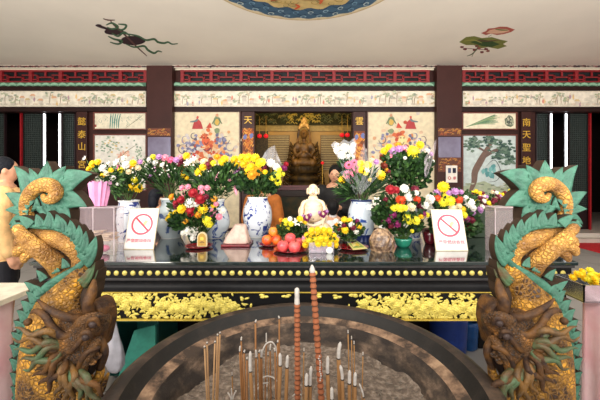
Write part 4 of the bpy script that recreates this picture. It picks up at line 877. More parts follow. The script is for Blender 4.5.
yv = bouquet('big bunch of yellow chrysanthemums in the tall blue and white vase', (257.5, 198), 3.0, B('m y 234.5 160 5.4;m y 242 158 5;m y 248 158 5.4;m y 255 158 5.4;m Y 262 162 4.8;m y 251 167 5.2;m y 244 164 4.6;m o 258 171 5.4;m o 252 175 5.4;m y 247 171 4;m y 243 175 3;c V 237 171 4;c m 264 168 3.6;m w 271 163 5;c w 276 167 4.6;m Y 278 170 4.6;m Y 277 176 5.2;m Y 278 182 4.4;c Y 272 178 3.6;m Y 283 174 2.4;c V 284 168 3.8;c r 286 164 3;m y 259 164 4.4;m y 237 165 4;m y 243 183 2.2;c y 265 172 3'), [(256, 184, 18, 12), (245, 182, 10, 10), (268, 184, 10, 10)], 420, (.05, .016), depth=.12)
cellophane('', 275, 172, [(262, 158), (265, 152), (269, 148), (273, 146), (275, 145), (276, 150), (280, 160), (283, 166)], 3.02, parent=yv)
pk = bouquet('bunch of pink gerberas with yellow blooms in the navy-rimmed white vase', (361, 201), 2.82, B('g P 349 165 5.2;g P 356 168.5 5.6;g P 348 174.5 5.4;g P 354.5 162.5 4;g P 350 182 3.4;c p 353 174 3.4;m y 361 164 4.8;m Y 368 165.5 5;m y 361.5 170 4;c Y 365.5 173 3.4;c y 370 180 2.8;m y 380.5 175 6;m y 342.5 180 4.8;c p 342.5 187 3.6;c v 376 162 3.6;c b 384 166 4.4;l w 367 171 3.6;c c 372 160 3;c m 388 172 3.6;c o 386 170 3'), [(360, 188, 14, 11), (372, 186, 12, 12), (350, 190, 9, 9)], 260, (.12, .008), depth=.1)
cellophane('', 358, 198, [(340, 172), (350, 168), (358, 160), (364, 142), (370, 168), (376, 160), (382, 172)], 2.74, a=.14, parent=pk)
wh = bouquet('white chrysanthemum bunch in a clear cone behind the pink gerberas', (352, 190), 3.0, B('m w 338 150 5.2;m w 345 148 5.6;m w 351 150 5;m w 342 155 5;m w 348 156 5;c w 353 145 3.4;c w 337 145 3;m w 352 157 3.6'), [(346, 164, 7, 8), (348, 172, 5, 8)], 110, (.05, .01))
cellophane('', 352, 186, [(331, 145), (335, 141), (339, 144), (344, 139), (349, 142), (354, 138), (357, 144), (356, 150)], 2.96, parent=wh, a=.3)
rb = bouquet('dense dark green bouquet topped with big yellow bloom, before right wall panel', (409, 193), 2.92, B('m Y 413 152 8;m y 420 145 5;m y 384.5 151 4.6;c v 393 151 4.6;c v 399 149 4.4;c p 404 149 4.4;c w 427 151 3.6;c v 431 154 3;c p 390 156 3;c w 405 158 2.2;c w 419 161 2.6;c w 429 158 2.6;c o 398 145 3.6;c p 424 157 2.2;m y 389 147 4;c v 396 157 2.4;c b 382 158 3.4;c o 386 163 2.6;c w 433 161 2'), [(406, 168, 24, 12), (409, 180, 20, 10), (400, 160, 16, 7), (420, 166, 12, 10)], 800, (.05, .018), depth=.14)
cellophane('', 425, 180, [(424, 158), (430, 150), (434, 142), (436, 140), (436, 150), (432, 164)], 2.8, parent=rb, a=.3, tint=(240, 225, 235))
# low arrangements
def bowl(label, x, y, w, h, D, col, alpha=1, sq=1):
    c = P(x, y, D); c.z = ZT; r = w*D/F/2; hh = h*D/F
    g = G(); g.lathe([(.001, .002), (r*.62, .0), (r*.8, hh*.3), (r*.97, hh*.75), (r, hh), (r*.93, hh), (r*.86, hh*.7), (r*.6, hh*.2), (.001, hh*.16)], c, 36, caps=False)
    return obj('bowl', g, mat(col, .2, alpha=alpha, coat=.5), label=label, cat='bowl', at=c)
bowl('small dark green bowl under the low red, white and yellow arrangement', 197, 241, 19, 10, 2.72, (40, 78, 66))
bouquet('low arrangement with red and yellow blooms and white carnations, left of gift parcel', (197, 234), 2.68, B('m r 181 200 5;m r 200 199 6.4;m r 190.5 211.5 6;m r 193 193 5.4;m y 181.5 209 5.2;m y 203 209 5.6;m Y 207 220 5.4;m Y 209 224 4.4;m y 171 216 4.4;m y 167.5 219 3;m w 190 203 5.6;m w 196 203 4.6;c w 187.5 231 5.2;c w 193.5 232 5.2;c w 193 238 3.6;c w 183 233 3;g o 185 221 4;c o 198 215 4;g o 214 199 3.8;c o 172 197 4;c p 213 211 3.6;c p 219 217 4;c w 222 211 4;c p 216 204 3;c p 182 188 3.4;c p 188 187 3.4;c p 201 188 3.4;c p 207 188 3.4;c p 202 193 3;c p 184 194 2.8;c m 206 197 3.4;m y 214 206 3.6;c m 176 206 3.4;c w 168 209 2;m y 176 213 4;c V 211 215 2.6;c r 176 203 4'), [(194, 208, 24, 15), (194, 222, 18, 10), (180, 222, 10, 8)], 620, (.045, .014), name='flower_arrangement', cat='flower arrangement', depth=.16)
bowl('green glass bowl under the low arrangement with orange and white blooms', 403, 247, 18, 9, 2.56, (36, 130, 104))
bouquet('low arrangement with orange, white and yellow blooms above green glass bowl', (403, 238), 2.56, B('m O 401 200 5.8;m O 417 199.5 4.4;m Y 394 208 4;m Y 400 207.5 5.4;m Y 405 208 3.6;m w 408.5 197 5;m c 411.5 207 5;m m 420.5 205.5 4.8;m w 425 205 4.6;m w 430 199 5.6;m w 404.5 188.5 5;m r 390.5 189.5 5.6;m r 396 190 4.4;m m 415 189.5 4.6;m Y 408 219 6.4;m Y 416 220.5 5;c w 405.5 225 3.4;c V 393 215 4.2;c V 397 224 4.6;c V 388.5 220.5 3.6;c m 391 226 3.6;c Y 427 215 3.2;l w 377 202 4.6;l w 375 206 4;l w 370 208 4;c w 382 229 4.4;l w 381 233 4;c V 423 214 4;c m 386 200 3.4;c r 388 207 3;c y 421 216 3.6;c w 416 193 3.4;c Y 412 231 2.4;c V 384 222 3'), [(402, 208, 24, 16), (402, 226, 20, 9), (384, 214, 10, 14)], 640, (.045, .014), name='flower_arrangement', cat='flower arrangement', depth=.16)
bowl('round maroon pot behind left edge of the right sign', 430, 243, 15, 13, 2.66, (84, 18, 30))
bouquet('low arrangement with orange and yellow blooms behind the right sign', (448, 236), 2.66, B('m y 443.5 187 6.4;m O 437 198.5 5;m O 458.6 199.5 5;m Y 443 202 5.4;m Y 450 201 6;m Y 447 196 4.4;m c 453 208 4.8;m y 462 209.5 4.6;m w 469.5 203 6;m w 473 208 4;m w 465 198 4;c v 437.5 192.5 4.4;c v 455 191.5 4.4;c v 449 193 3.4;c v 480 210 4;c v 473 213 3.4;m V 466 219 4.6;c w 482 207 3.2;c w 484 201 2.8;m m 472 220 4;m Y 436 229 4;m Y 437 226 3;m w 431 210 4.4;m w 428 206 3.6;c v 461 192 3;m Y 464 215 4;c w 432 217 2.4;c c 459 206 3.4;m m 470 228 3.4'), [(452, 204, 24, 13), (468, 224, 12, 12), (440, 222, 10, 14)], 560, (.045, .014), name='flower_arrangement', cat='flower arrangement', depth=.14)
bowl('small dark bowl hidden behind the right sign', 455, 240, 18, 8, 2.70, (34, 44, 40))
bouquet('small yellow and white posy left of the buddha statue', (292, 234), 2.62, B('m Y 286 222 4.6;m Y 291 223.5 3.6;l w 296.5 223 5;c w 290 219 3;m y 300 219 3.8;c Y 283 226 3.6;c o 281 220 2.6;c w 303 226 3;c Y 288 229 2.6;m y 305 222 3'), [(292, 230, 14, 7)], 190, (.035, .012), name='flower_arrangement', cat='flower arrangement', depth=.07)
bouquet('small posy with yellow, white and maroon blooms in front of the navy-rimmed vase', (349, 238), 2.58, B('m y 344.5 220 4;m y 350 220.5 3.4;m y 345 230 4.4;m y 359 226 4;m w 351 224 4;m w 341 224 3.6;m m 344 225 3.4;m m 353 227.5 3.4;m o 337.5 225.5 3.8;c w 356 231.5 3.4;c V 357 221 3;c w 362 230 2.8;c w 336 221 3;c b 339 229 2.6'), [(349, 230, 14, 8)], 200, (.035, .012), name='flower_arrangement', cat='flower arrangement', depth=.07)
for x, lab in ((292, 'small dark bowl under the posy left of the buddha statue'), (349, 'small dark bowl under the posy before the navy-rimmed vase')): bowl(lab, x, 240, 15, 5, 2.62, (26, 34, 28))
# square glass dish with a heaped mass of yellow chrysanthemums
D = 2.34; t = thing('glass_dish', 'square clear glass dish with pink lining at front centre of the table', 'dish', Vector((P(321, 255, D).x, D+.07, ZT)))
g = G(); x0, x1 = P(309, 0, D).x, P(334, 0, D).x; h = .078
for (a, b, c, d) in ((x0, x1, D, D+.006), (x0, x1, D+.14, D+.146), (x0, x0+.006, D, D+.146), (x1-.006, x1, D, D+.146)): g.box(a, b, c, d, ZT+.003, ZT+h)
g.box(x0, x1, D, D+.146, ZT+.001, ZT+.006); obj('glass_box', g, mat((224, 214, 224), .08, alpha=.35), t)
g = G(); g.box(x0+.012, x1-.012, D+.012, D+.134, ZT+.008, ZT+.052); obj('pink_lining', g, mat((196, 110, 128), .6, rgb2=(96, 70, 110), scale=30), t, bevel=.01)
g = G(); g.ball(P(329.5, 250.5, D-.008), (.026, .008, .026), n=12, k=6); obj('white_rosette', g, WHITE, t)
rows = []
random.seed(8)
for yy, n_, w_ in ((230, 4, 17), (234, 6, 26), (238.5, 7, 31), (243, 6, 29)):
    for i in range(n_): rows.append(('mum', random.choice('yyY'), 320.5+(i-(n_-1)/2)*w_/(n_-1)+random.uniform(-.7, .7), yy+random.uniform(-.6, .6)+abs(i-(n_-1)/2)*.5, 3.9))
rows.append(('carn', 'p', 304.5, 238.5, 3.4))
bouquet('heaped yellow chrysanthemums in the square glass dish at front centre', (321, 247), 2.40, rows, [(321, 238, 15, 6)], 120, (.02, .008), name='flower_arrangement', cat='flower arrangement', depth=.1)
# trough of pansies at the back right
D = 3.0; g = G(); a, b = P(462, 0, D).x, P(514, 0, D).x; g.box(a, b, D-.05, D+.09, ZT, 1.30); obj('flower_trough', g, mat((52, 66, 50), .6), label='dark trough under the row of small maroon and yellow flowers, back right', cat='planter', bevel=.01)
rows = []; random.seed(12)
for i in range(95): rows.append((random.choice(('carn', 'mum')), random.choice('YYymmmwvc'), random.uniform(463, 513), random.uniform(191, 205.5), random.uniform(2.0, 3.0)))
bouquet('low row of small maroon, yellow and white flowers along back right of the table', (488, 208), D, rows, [(476, 199, 14, 6), (500, 199, 14, 6)], 200, (.025, .01), name='flower_arrangement', cat='flower arrangement', depth=.09, extra='row')
# ================================================================ things on the altar table
random.seed(55)
def sign(label, bl, br, D, t, ztop):
    o = P(bl, 250, D); o.z = ZT; w = (br-bl)*D/F; h = math.hypot(t, ztop-ZT); up = Vector((0, t, ztop-ZT)).normalized(); nr = Vector((0, -up.z, up.y))
    T = thing('prohibition_sign', label, 'sign', o+Vector((w/2, t/2, 0)), 'white no-burning signs on the altar table')
    g = G(); c = o+Vector((w/2, 0, 0))+up*h/2-nr*.006; g.obox(c, (w/2, 0, 0), up*(h/2), nr*.005, 0); obj('frame', g, mat((206, 190, 160), .4), T, bevel=.002)
    p = Paint(lambda u, v: o+Vector((u*w, 0, 0))+up*(v*h), nr)
    p.poly([(.025, .02), (.975, .02), (.975, .98), (.025, .98)], (250, 246, 240))
    rx = .34; ry = rx*w/h; cy = .60; n = 40
    def ring(r0, r1, col):
        for i in range(n):
            a, b = 2*PI*i/n, 2*PI*(i+1)/n
            p.poly([(.5+r0*rx*math.cos(a), cy+r0*ry*math.sin(a)), (.5+r0*rx*math.cos(b), cy+r0*ry*math.sin(b)), (.5+r1*rx*math.cos(b), cy+r1*ry*math.sin(b)), (.5+r1*rx*math.cos(a), cy+r1*ry*math.sin(a))][::-1], col); p.k -= 1
    p.stroke([(.56, .56), (.60, .64), (.68, .67)], .09, (248, 226, 150)); p.stroke([(.54, .60), (.60, .70)], .05, (246, 216, 120)); p.stroke([(.62, .58), (.74, .62)], .06, (250, 232, 168))
    ring(.87, 1.06, (214, 84, 104)); c45 = .68
    p.poly([(.5-rx*c45-.01, cy+ry*c45-.03), (.5-rx*c45+.035, cy+ry*c45+.0), (.5+rx*c45+.01, cy-ry*c45+.03), (.5+rx*c45-.035, cy-ry*c45)], (206, 72, 94))
    obj('face', p, p.pal, T)
    q = mesh_text('严禁燃烧香烛', w*.135); m3 = Matrix((Vector((1, 0, 0)), up, nr)).transposed()
    q.v = [m3 @ v+o+Vector((w/2, 0, 0))+up*(h*.2)+nr*.012 for v in q.v]; obj('lettering', q, mat((214, 84, 112), .6), T)
    g = G(); a = c+nr*-.006+up*h*.2; g.tube([a, Vector((a.x, o.y+t+.09, ZT+.006))], .005, 8); obj('strut', g, mat((120, 110, 100), .5), T)
sign('white sign with red crossed circle beside the clear box at left', 123, 153.5, 2.46, .10, 1.36)
sign('white sign with red crossed circle before orange and yellow flowers at right', 436, 468.5, 2.41, .10, 1.355)
ACR = mat((196, 176, 180), .15, alpha=.13, var=.02); EDGE = mat((232, 216, 220), .3, alpha=.4)
def clear_box(label, x0, x1, y0, d, h, seed):
    random.seed(seed); T = thing('clear_box', label, 'box', ((x0+x1)/2, y0+d/2, ZT), 'clear plastic boxes at the table ends')
    g = G(); e = .004
    for (a, b, c, f) in ((x0, x1, y0, y0+e), (x0, x1, y0+d-e, y0+d), (x0, x0+e, y0, y0+d), (x1-e, x1, y0, y0+d)): g.box(a, b, c, f, ZT+.002, ZT+h-.004)
    obj('wall_panel', g, ACR, T)
    g = G(); g.box(x0-.004, x1+.004, y0-.004, y0+d+.004, ZT+h-.006, ZT+h); obj('lid', g, EDGE, T)
    g = G()
    for x in (x0, (x0+x1)/2, x1):
        g.box(x-.003, x+.003, y0-.002, y0+.003, ZT, ZT+h-.006)
    obj('edge_strip', g, EDGE, T)
    g = G()
    for i in range(9): g.ball((random.uniform(x0+.06, x1-.06), random.uniform(y0+.055, y0+d-.055), ZT+.035), (random.uniform(.03, .05), .035, random.uniform(.02, .03)), n=10, k=7)
    obj('pink_paper', g, mat((214, 88, 130), .6), T, remesh=.008)
    g = G()
    for i in range(7): g.obox((random.uniform(x0+.09, x1-.09), y0+d/2+random.uniform(-.03, .03), ZT+.10+.009*i), (.06, random.uniform(-.02, .02), random.uniform(-.008, .008)), (0, .05, 0), (0, 0, .003))
    obj('paper_notes', g, mat((206, 180, 150), .7), T)
clear_box('tall clear box with pink paper at the left end, under the pink-wrapped bouquet', -1.66, -1.36, 2.29, .13, .34, 1)
clear_box('tall clear box with pink paper at the right end, beside right dragon', 1.375, 1.69, 2.30, .13, .34, 2)
g = G(); a, b = P(473.5, 0, 3.08).x, P(487, 0, 3.08).x; g.box(a, b, 3.08, 3.14, ZT, 1.245); obj('red_box', g, mat((206, 34, 62), .5), label='small upright red box behind the white bloom right of the right sign', cat='box', bevel=.004)
# laughing buddha
D = 2.78; IV = mat((230, 206, 172), .45, var=.05, scale=14); bx = P(313, 240, D); bx.z = ZT; s = D/F
T = thing('buddha_statue', 'ivory laughing buddha statue with bare belly, holding purple orchids at table centre', 'statue', bx)
def b_(x, y, d, rx, ry, rz, g): g.ball((bx.x+(x-313)*s, D+d, ZT+(240-y)*s), (rx*s, rz*s, ry*s), n=18, k=12)
g = G()
for q in ((313, 188, -.02, 5, 5.4, 5), (313, 191.4, -.03, 4.7, 3.2, 4.4), (313, 196.5, -.01, 5, 3, 4.5), (313, 207, -.03, 9.8, 9.5, 9), (313, 213, -.05, 9.6, 7.5, 8.5), (305.5, 204, 0, 5, 5.5, 6), (320.5, 204, 0, 5, 5.5, 6), (309.5, 203, -.075, 3.6, 2.8, 3), (316.5, 203, -.075, 3.6, 2.8, 3),
          (302, 210, -.01, 4, 6, 5), (324, 210, -.01, 4, 6, 5), (303, 216, -.05, 4, 4, 5), (322.5, 215, -.05, 4, 4, 5), (304, 227, -.05, 9, 7, 8), (322, 227, -.05, 9, 7, 8), (313, 230, -.06, 12, 6, 8), (307.6, 190, -.0, 1.3, 3.6, 2), (318.4, 190, 0, 1.3, 3.6, 2), (313, 190, -.065, 1.2, 1.2, 1.4), (310, 191.5, -.055, 1.9, 1.6, 1.6), (316, 191.5, -.055, 1.9, 1.6, 1.6), (313, 236, -.02, 16, 4, 11)): b_(*q, g)
obj('body', g, IV, T, remesh=.0042, smooth=2)
g = G()
for sx in (-1, 1):
    g.tube([(bx.x+sx*x*s, D+d, ZT+(240-y)*s) for x, y, d in spline([(3.4, 198, -.03), (9, 201, -.06), (11.2, 208, -.07), (10.5, 216, -.09), (6, 221, -.1), (0, 222.5, -.105)], 4)], [1.5*s]*21, 8)
    for k in range(4): g.tube([(bx.x+sx*(13-k*1.1)*s, D-.02-.02*k, ZT+(240-206)*s), (bx.x+sx*(14-k)*s, D-.03-.02*k, ZT+(240-214)*s), (bx.x+sx*(12-k)*s, D-.05-.02*k, ZT+(240-222)*s)], .7*s, 6)
obj('robe', g, IV, T, remesh=.004, smooth=1)
for sx in (-1, 1):
    g = G(); x = bx.x+sx*1.9*s; g.tube([(x-.006, D-.066, ZT+53.4*s), (x, D-.067, ZT+54*s), (x+.006, D-.066, ZT+53.4*s)], .0016, 6); obj('eye', g, mat((90, 66, 50), .6), T)
g = G(); g.tube([(bx.x-.013, D-.066, ZT+48.6*s), (bx.x, D-.07, ZT+47.4*s), (bx.x+.013, D-.066, ZT+48.6*s)], .0024, 6); obj('mouth', g, mat((180, 60, 56), .5), T)
g = G(); b_(313, 216, -.127, .7, .7, .5, g); obj('navel', g, mat((180, 140, 110), .6), T)
for i, (x, y) in enumerate(((306.8, 217), (323, 213.5))):
    o = thing('orchid_sprig', ['purple orchid sprig at the buddha statue lower left hand side', 'purple orchid sprig at the buddha statue upper right hand side'][i], 'flowers', P(x, y, 2.60), 'purple orchid sprigs held by the buddha')
    for (dx, dy, r, c) in ((-1.5, .6, 2.8, 'V'), (1.8, -.6, 2.8, 'V'), (.4, 2, 2.4, 'V'), (0, 0, 1.7, 'c'), (3.4, -2, 2, 'v'), (-3.4, -1, 1.8, 'v')):
        q = bpy.data.objects.new('orchid', bloom_mesh('carn', c)); COL.objects.link(q); q.parent = o; q.location = (dx*s, -.01 if c == 'c' else 0, -dy*s); q.rotation_euler = (PI/2, 0, 0); q.scale = (r*s,)*3
# fruit
def fruit(kind, x, y, r, D, label, cols, zz=None):
    rr = r*D/F; c = P(x, y, D)
    if zz is not None: c.z = zz
    g = G(); pr = [(.001, -.90), (.3, -.97), (.62, -.8), (.9, -.42), (1, .02), (.93, .42), (.7, .75), (.38, .92), (.14, .88), (.001, .80)]
    g.lathe([(a*rr, b*rr) for a, b in spline(pr, 3)], (0, 0, 0), 24, caps=False)
    T = thing(kind, label, 'fruit', c, kind+' pile on the altar table'); o = obj('skin', g, mat(cols[0], .35, rgb2=cols[1], scale=22, coat=.3), T, local=True)
    g = G(); g.tube([(0, 0, rr*.78), (.002, 0, rr*1.02)], rr*.07, 6); obj('stem', g, mat((84, 60, 30), .8), T, local=True)
    T.rotation_euler = (random.uniform(-.3, .3), random.uniform(-.3, .3), random.uniform(0, 6))
def dish(label, x, y, w, D, col=(138, 14, 24)):
    c = P(x, y, D); c.z = ZT; r = w*D/F/2; g = G(); g.lathe([(.001, .003), (r*.6, .001), (r*.7, .004), (r, .016), (r*1.0, .019), (r*.9, .014), (r*.66, .008), (.001, .007)], c, 40, caps=False)
    obj('dish', g, mat(col, .12, coat=.6), label=label, cat='dish', group='round red dishes on the altar table', at=c)
OC = ((238, 120, 40), (206, 58, 34)); PC = ((232, 100, 96), (206, 60, 70))
dish('red dish under the three orange fruits', 272, 244, 27, 2.62); dish('red dish under the pink-red peaches', 291, 250, 35, 2.42)
fruit('orange', 273.5, 231.5, 4.9, 2.62, 'topmost yellowish orange fruit on the dish beside the tall vase', ((240, 164, 60), (226, 104, 44)))
fruit('orange', 267, 240, 5.2, 2.58, 'left orange fruit of the lower two beside the tall vase', OC); fruit('orange', 276.8, 240.2, 5.2, 2.60, 'right orange fruit of the lower two, next to the peaches', OC)
fruit('peach', 290.3, 238.2, 5.4, 2.46, 'topmost pink-red peach of the pile', PC); fruit('peach', 283, 246, 5.8, 2.38, 'lower left pink-red peach beside the orange fruits', PC)
fruit('peach', 294.5, 246.8, 6.2, 2.36, 'lower right pink-red peach at the front of the pile', PC); fruit('peach', 298.2, 242.6, 4.8, 2.50, 'small pink-red peach half hidden behind the front one', PC)
# cloth-wrapped parcel, plaque, card, crumpled bag
D = 2.56; g = G(); n = 28
c = P(235.5, 247, D); c.z = ZT
for k, (t, w, d, dx) in enumerate(((0, 13.2, .11, 0), (.03, 13.4, .112, 0), (.3, 11.5, .095, .4), (.6, 8.8, .075, 1.4), (.85, 6.6, .055, 2.6), (1, 5.2, .04, 2.6))):
    for i in range(n):
        a = 2*PI*i/n; ca, sa = math.cos(a), math.sin(a); k1 = 1/max(abs(ca), abs(sa))**.75; w2 = w*D/F*(1+.05*math.sin(a*7+t*3)); g.v.append(c+Vector((ca*k1*w2+dx*D/F, .08+sa*k1*d*.7, .022+t*.148)))
for k in range(5):
    for i in range(n): g.f.append([k*n+i, k*n+(i+1) % n, (k+1)*n+(i+1) % n, (k+1)*n+i]); g.m.append(0); g.s.append(True)
g.f.append([5*n+i for i in range(n)]); g.m.append(0); g.s.append(False); g.f.append(list(range(n))[::-1]); g.m.append(0); g.s.append(False)
T = thing('wrapped_parcel', 'pale pinkish tapered parcel on a dark red tray, left of the tall vase', 'parcel', c)
obj('cloth', g, mat((204, 176, 162), .6, rgb2=(170, 140, 128), bump=.4, bscale=30), T)
g = G(); g.box(c.x-.115, c.x+.115, D-.02, D+.19, ZT, ZT+.02); obj('tray', g, mat((110, 18, 28), .25), T, bevel=.006)
dish('red dish under the small arched plaque', 199, 248, 27, 2.54)
c = P(202, 248, 2.52); c.z = ZT+.01; T = thing('plaque', 'small arched gold and cream plaque standing on a red dish', 'plaque', c); w, h = 5*2.52/F, 14.5*2.52/F
def arch(k): return [(-w*k, .0), (w*k, .0), (w*k, h*.62)]+[(w*k*math.cos(a), h*.62+h*.38*k*math.sin(a)) for a in (.4, .8, 1.2, 1.57, 1.95, 2.35, 2.75)]+[(-w*k, h*.62)]
g = G(); g.prism([c+Vector((x, 0, z)) for x, z in arch(1)], (0, .02, 0)); obj('body', g, mat((206, 190, 150), .4), T, bevel=.002)
p = Paint(lambda x, z: c+Vector((x, -.001, z)), (0, -1, 0)); p.poly([(x*.8, z*.86+.006) for x, z in arch(1)], (176, 140, 60)); p.blob(0, h*.55, w*.4, h*.14, (226, 190, 80)); p.stroke([(-w*.5, h*.25), (0, h*.32), (w*.5, h*.25)], .008, (90, 60, 40)); p.stroke([(0, h*.1), (0, h*.4)], .006, (90, 60, 40)); obj('picture', p, p.pal, T)
dish('red dish with printed card on it, right of the yellow heap', 353, 246, 31, 2.50)
g = G(); zc = ZT+.022; q = [P(x, y, 1) for x, y in ()]
def onz(x, y, z): D_ = (EYE-z)*F/(y-HY); return P(x, y, D_)
q = [onz(345, 240, zc+.01), onz(355, 239.5, zc+.012), onz(367.5, 248.6, zc), onz(353, 250, zc)]
g.prism(q, (0, 0, .003)); T = thing('printed_card', 'green and yellow printed card lying on the red dish', 'card', q[3]); obj('sheet', g, mat((222, 206, 130), .4), T)
p = Paint(lambda u, v: (q[0]*(1-u)+q[1]*u)*(1-v)+(q[3]*(1-u)+q[2]*u)*v+Vector((0, 0, .003)), (0, 0, 1))
p.poly([(.1, .1), (.9, .1), (.9, .9), (.1, .9)], (150, 170, 80)); p.blob(.5, .5, .25, .3, (226, 196, 70)); p.blob(.4, .35, .1, .1, (190, 60, 50)); p.stroke([(.2, .8), (.5, .74), (.8, .8)], .06, (70, 110, 60)); obj('print', p, p.pal, T)
c = P(384, 254, 2.34); c.z = ZT; g = G(); n = 26; random.seed(4)
for k, (t, r) in enumerate(((0, 10), (.04, 11), (.25, 12.5), (.5, 12.6), (.72, 11), (.88, 8), (1, 5))):
    for i in range(n): a = 2*PI*i/n; rr = r*2.34/F*(1+random.uniform(-.09, .09)); g.v.append(c+Vector((rr*math.cos(a), .07+rr*.7*math.sin(a), t*.165+random.uniform(0, .006)*(k > 0))))
for k in range(6):
    for i in range(n): g.f.append([k*n+i, k*n+(i+1) % n, (k+1)*n+(i+1) % n, (k+1)*n+i]); g.m.append(0); g.s.append(False)
g.f.append([6*n+i for i in range(n)]); g.m.append(0); g.s.append(False); g.f.append(list(range(n))[::-1]); g.m.append(0); g.s.append(False)
obj('crumpled_bag', g, layered_mat((84, 62, 50), (150, 122, 94), (196, 158, 120), 26, .25, .3), label='crumpled brown patterned bag in front of white lilies, beside green glass bowl', cat='bag', at=c)

# ================================================================ inside the hall
D = 12.2; T = thing('seated_deity_statue', 'dark gold seated deity statue with tall crown deep in the hall', 'statue', (0, D+.1, 1.0)); s = D/F
g = G()
def e_(x, y, rx, ry, d=0, rz=None): g.ball(P(x, y, D+d), (rx*s, (rz or rx)*s, ry*s), n=16, k=10)
for q in ((304, 134, 3.9, 5, -.05), (304, 140, 2.6, 3, 0), (304, 149, 7, 7, 0, 5), (297.5, 146.5, 3.6, 4.6, 0), (310.5, 146.5, 3.6, 4.6, 0), (304, 156, 6.5, 4.5, -.1), (304, 163, 11, 4.6, -.1, 8), (295.5, 163, 4, 4, -.25), (312.5, 163, 4, 4, -.25), (304, 133, .9, 1.1, -.22)): e_(*q)
for sx in (-1, 1):
    g.tube([P(304+sx*x, y, D+d) for x, y, d in ((7.5, 145, 0), (10, 151, -.1), (7, 156, -.25), (2.5, 152, -.3))], [2.6*s, 2.4*s, 2*s, 1.6*s], 10)
    g.tube([P(304+sx*x, y, D+.05) for x, y in ((4.5, 127), (5.6, 134), (6.4, 142), (8, 149))], [1.2*s, 1.3*s, 1.3*s, .9*s], 8)
    g.tube([P(304+sx*x, y, D-.1) for x, y in ((8, 152), (10.5, 158), (11.5, 166), (10, 172))], [1.4*s, 2*s, 1.8*s, 1.2*s], 8)
obj('body', g, mat((128, 88, 36), .5, metal=.1, rgb2=(48, 32, 18), scale=3.4, bump=.6, bscale=12), T, remesh=.028, smooth=1)
g = G()
for q in ((304, 171, 14.5, 5, 0, 10), (304, 179, 16, 5, 0, 11), (304, 185, 14, 4, 0, 10)): e_(*q)
for k in range(12): a = -1.3+2.6*k/11; g.ball(P(304+14*math.sin(a), 168.5, D-.36*math.cos(a)), (2*s, 1.2*s, 3*s), n=8, k=6)
obj('lotus_seat', g, mat((50, 38, 22), .5, rgb2=(90, 66, 30), scale=5), T, remesh=.03)
g = G(); random.seed(2)
for (x, y, r) in ((304, 124, 2.6), (301, 126, 2.2), (307, 126, 2.2), (304, 119.5, 2), (299.5, 128, 1.6), (308.5, 128, 1.6), (302, 121.5, 1.5), (306, 121.5, 1.5)): g.ball(P(x, y, D-.05), (r*s, r*s, r*1.3*s), n=10, k=8)
obj('crown', g, mat((206, 160, 90), .35, metal=.3), T, remesh=.025)
g = G()
for sx in (-1, 1):
    for k in range(11):
        y = 146+k*4; x = 11+k*.75; g.tube([P(304+sx*(x-3), y+3, D+.1), P(304+sx*(x+1.5), y, D+.1), P(304+sx*(x+2.4), y-4, D+.1)], [1.7*s, 1.5*s, .5*s], 8)
obj('throne_scroll', g, mat((84, 60, 28), .4, metal=.3), T, kind='stuff')
g = G(); pbox(g, 286, 322, 186, 232, D-.5, .9); obj('pedestal', g, mat((60, 30, 22), .5), T)
for i, (x, y) in enumerate(((259.5, 136), (266, 136), (342, 135), (347.5, 135), (271, 163), (322.5, 163))):
    D = 12.3 if i < 4 else 11.4; T = thing('red_lantern', ['outer red lantern left of the deity statue', 'inner red lantern left of the deity statue', 'inner red lantern right of the deity statue', 'outer red lantern right of the deity statue', 'low red lamp beside the throne, left side', 'low red lamp beside the throne, right side'][i], 'lantern', P(x, y, D), 'small red lanterns round the deity')
    r = (2.4 if i < 4 else 1.7)*D/F; g = G(); g.ball(P(x, y, D), (r, r, r*.9), n=14, k=9); obj('shade', g, mat((214, 24, 34), .4, emit=.5), T)
    g = G(); q = P(x, y, D)
    if i < 4: g.tube([q+Vector((0, 0, r*.8)), q+Vector((0, .0, .75))], .012, 6)
    else: g.tube([q-Vector((0, 0, r*.8)), Vector((q.x, q.y, FZ(190, 11.2)))], .02, 8)
    g.ball(q+Vector((0, 0, r*.9)), (r*.4, r*.4, r*.2), n=8, k=5); obj('fitting', g, GOLDP, T)
D = 11.2; T = thing('offering_cabinet', 'dark carved offering table in front of the deity statue', 'table', (0, D+.3, .2)); g = G(); pbox(g, 268, 342, 190, 197, D, .42); obj('top', g, mat((50, 34, 26), .3), T, bevel=.02)
g = G(); pbox(g, 271, 339, 197, 232, D+.03, .35); obj('body', g, mat((40, 46, 30), .5, rgb2=(80, 62, 30), scale=4), T)
g = G(); pbox(g, 276, 330, 185.5, 187.2, D-.02, .3); g.box(FX(276, D), FX(330, D), D+.1, D+.2, FZ(190, D), FZ(187, D)); obj('shelf', g, mat((110, 24, 24), .4), T)
for sx in (-1, 1):
    D = 11.75; x0 = FX(304+sx*39, D); g = G(); g.box(x0-.45, x0+.45, D, D+.7, .2, 1.7); obj('side_cabinet', g, mat((42, 26, 24), .5), label='dark side cabinet in the hall, %s of the deity statue' % ('left' if sx < 0 else 'right'), cat='cabinet', bevel=.02)
    g = G()
    for k in range(14): g.ball((x0+random.uniform(-.35, .35), D+.2+random.uniform(0, .3), 1.84+random.uniform(0, .26)), (.1, .1, .12), n=8, k=6)
    obj('offering_heap', g, mat((54, 40, 26), .5, rgb2=(110, 84, 40), scale=4), label='heap of dark offerings on the side cabinet %s of the deity statue' % ('left' if sx < 0 else 'right'), cat='offerings', kind='stuff')

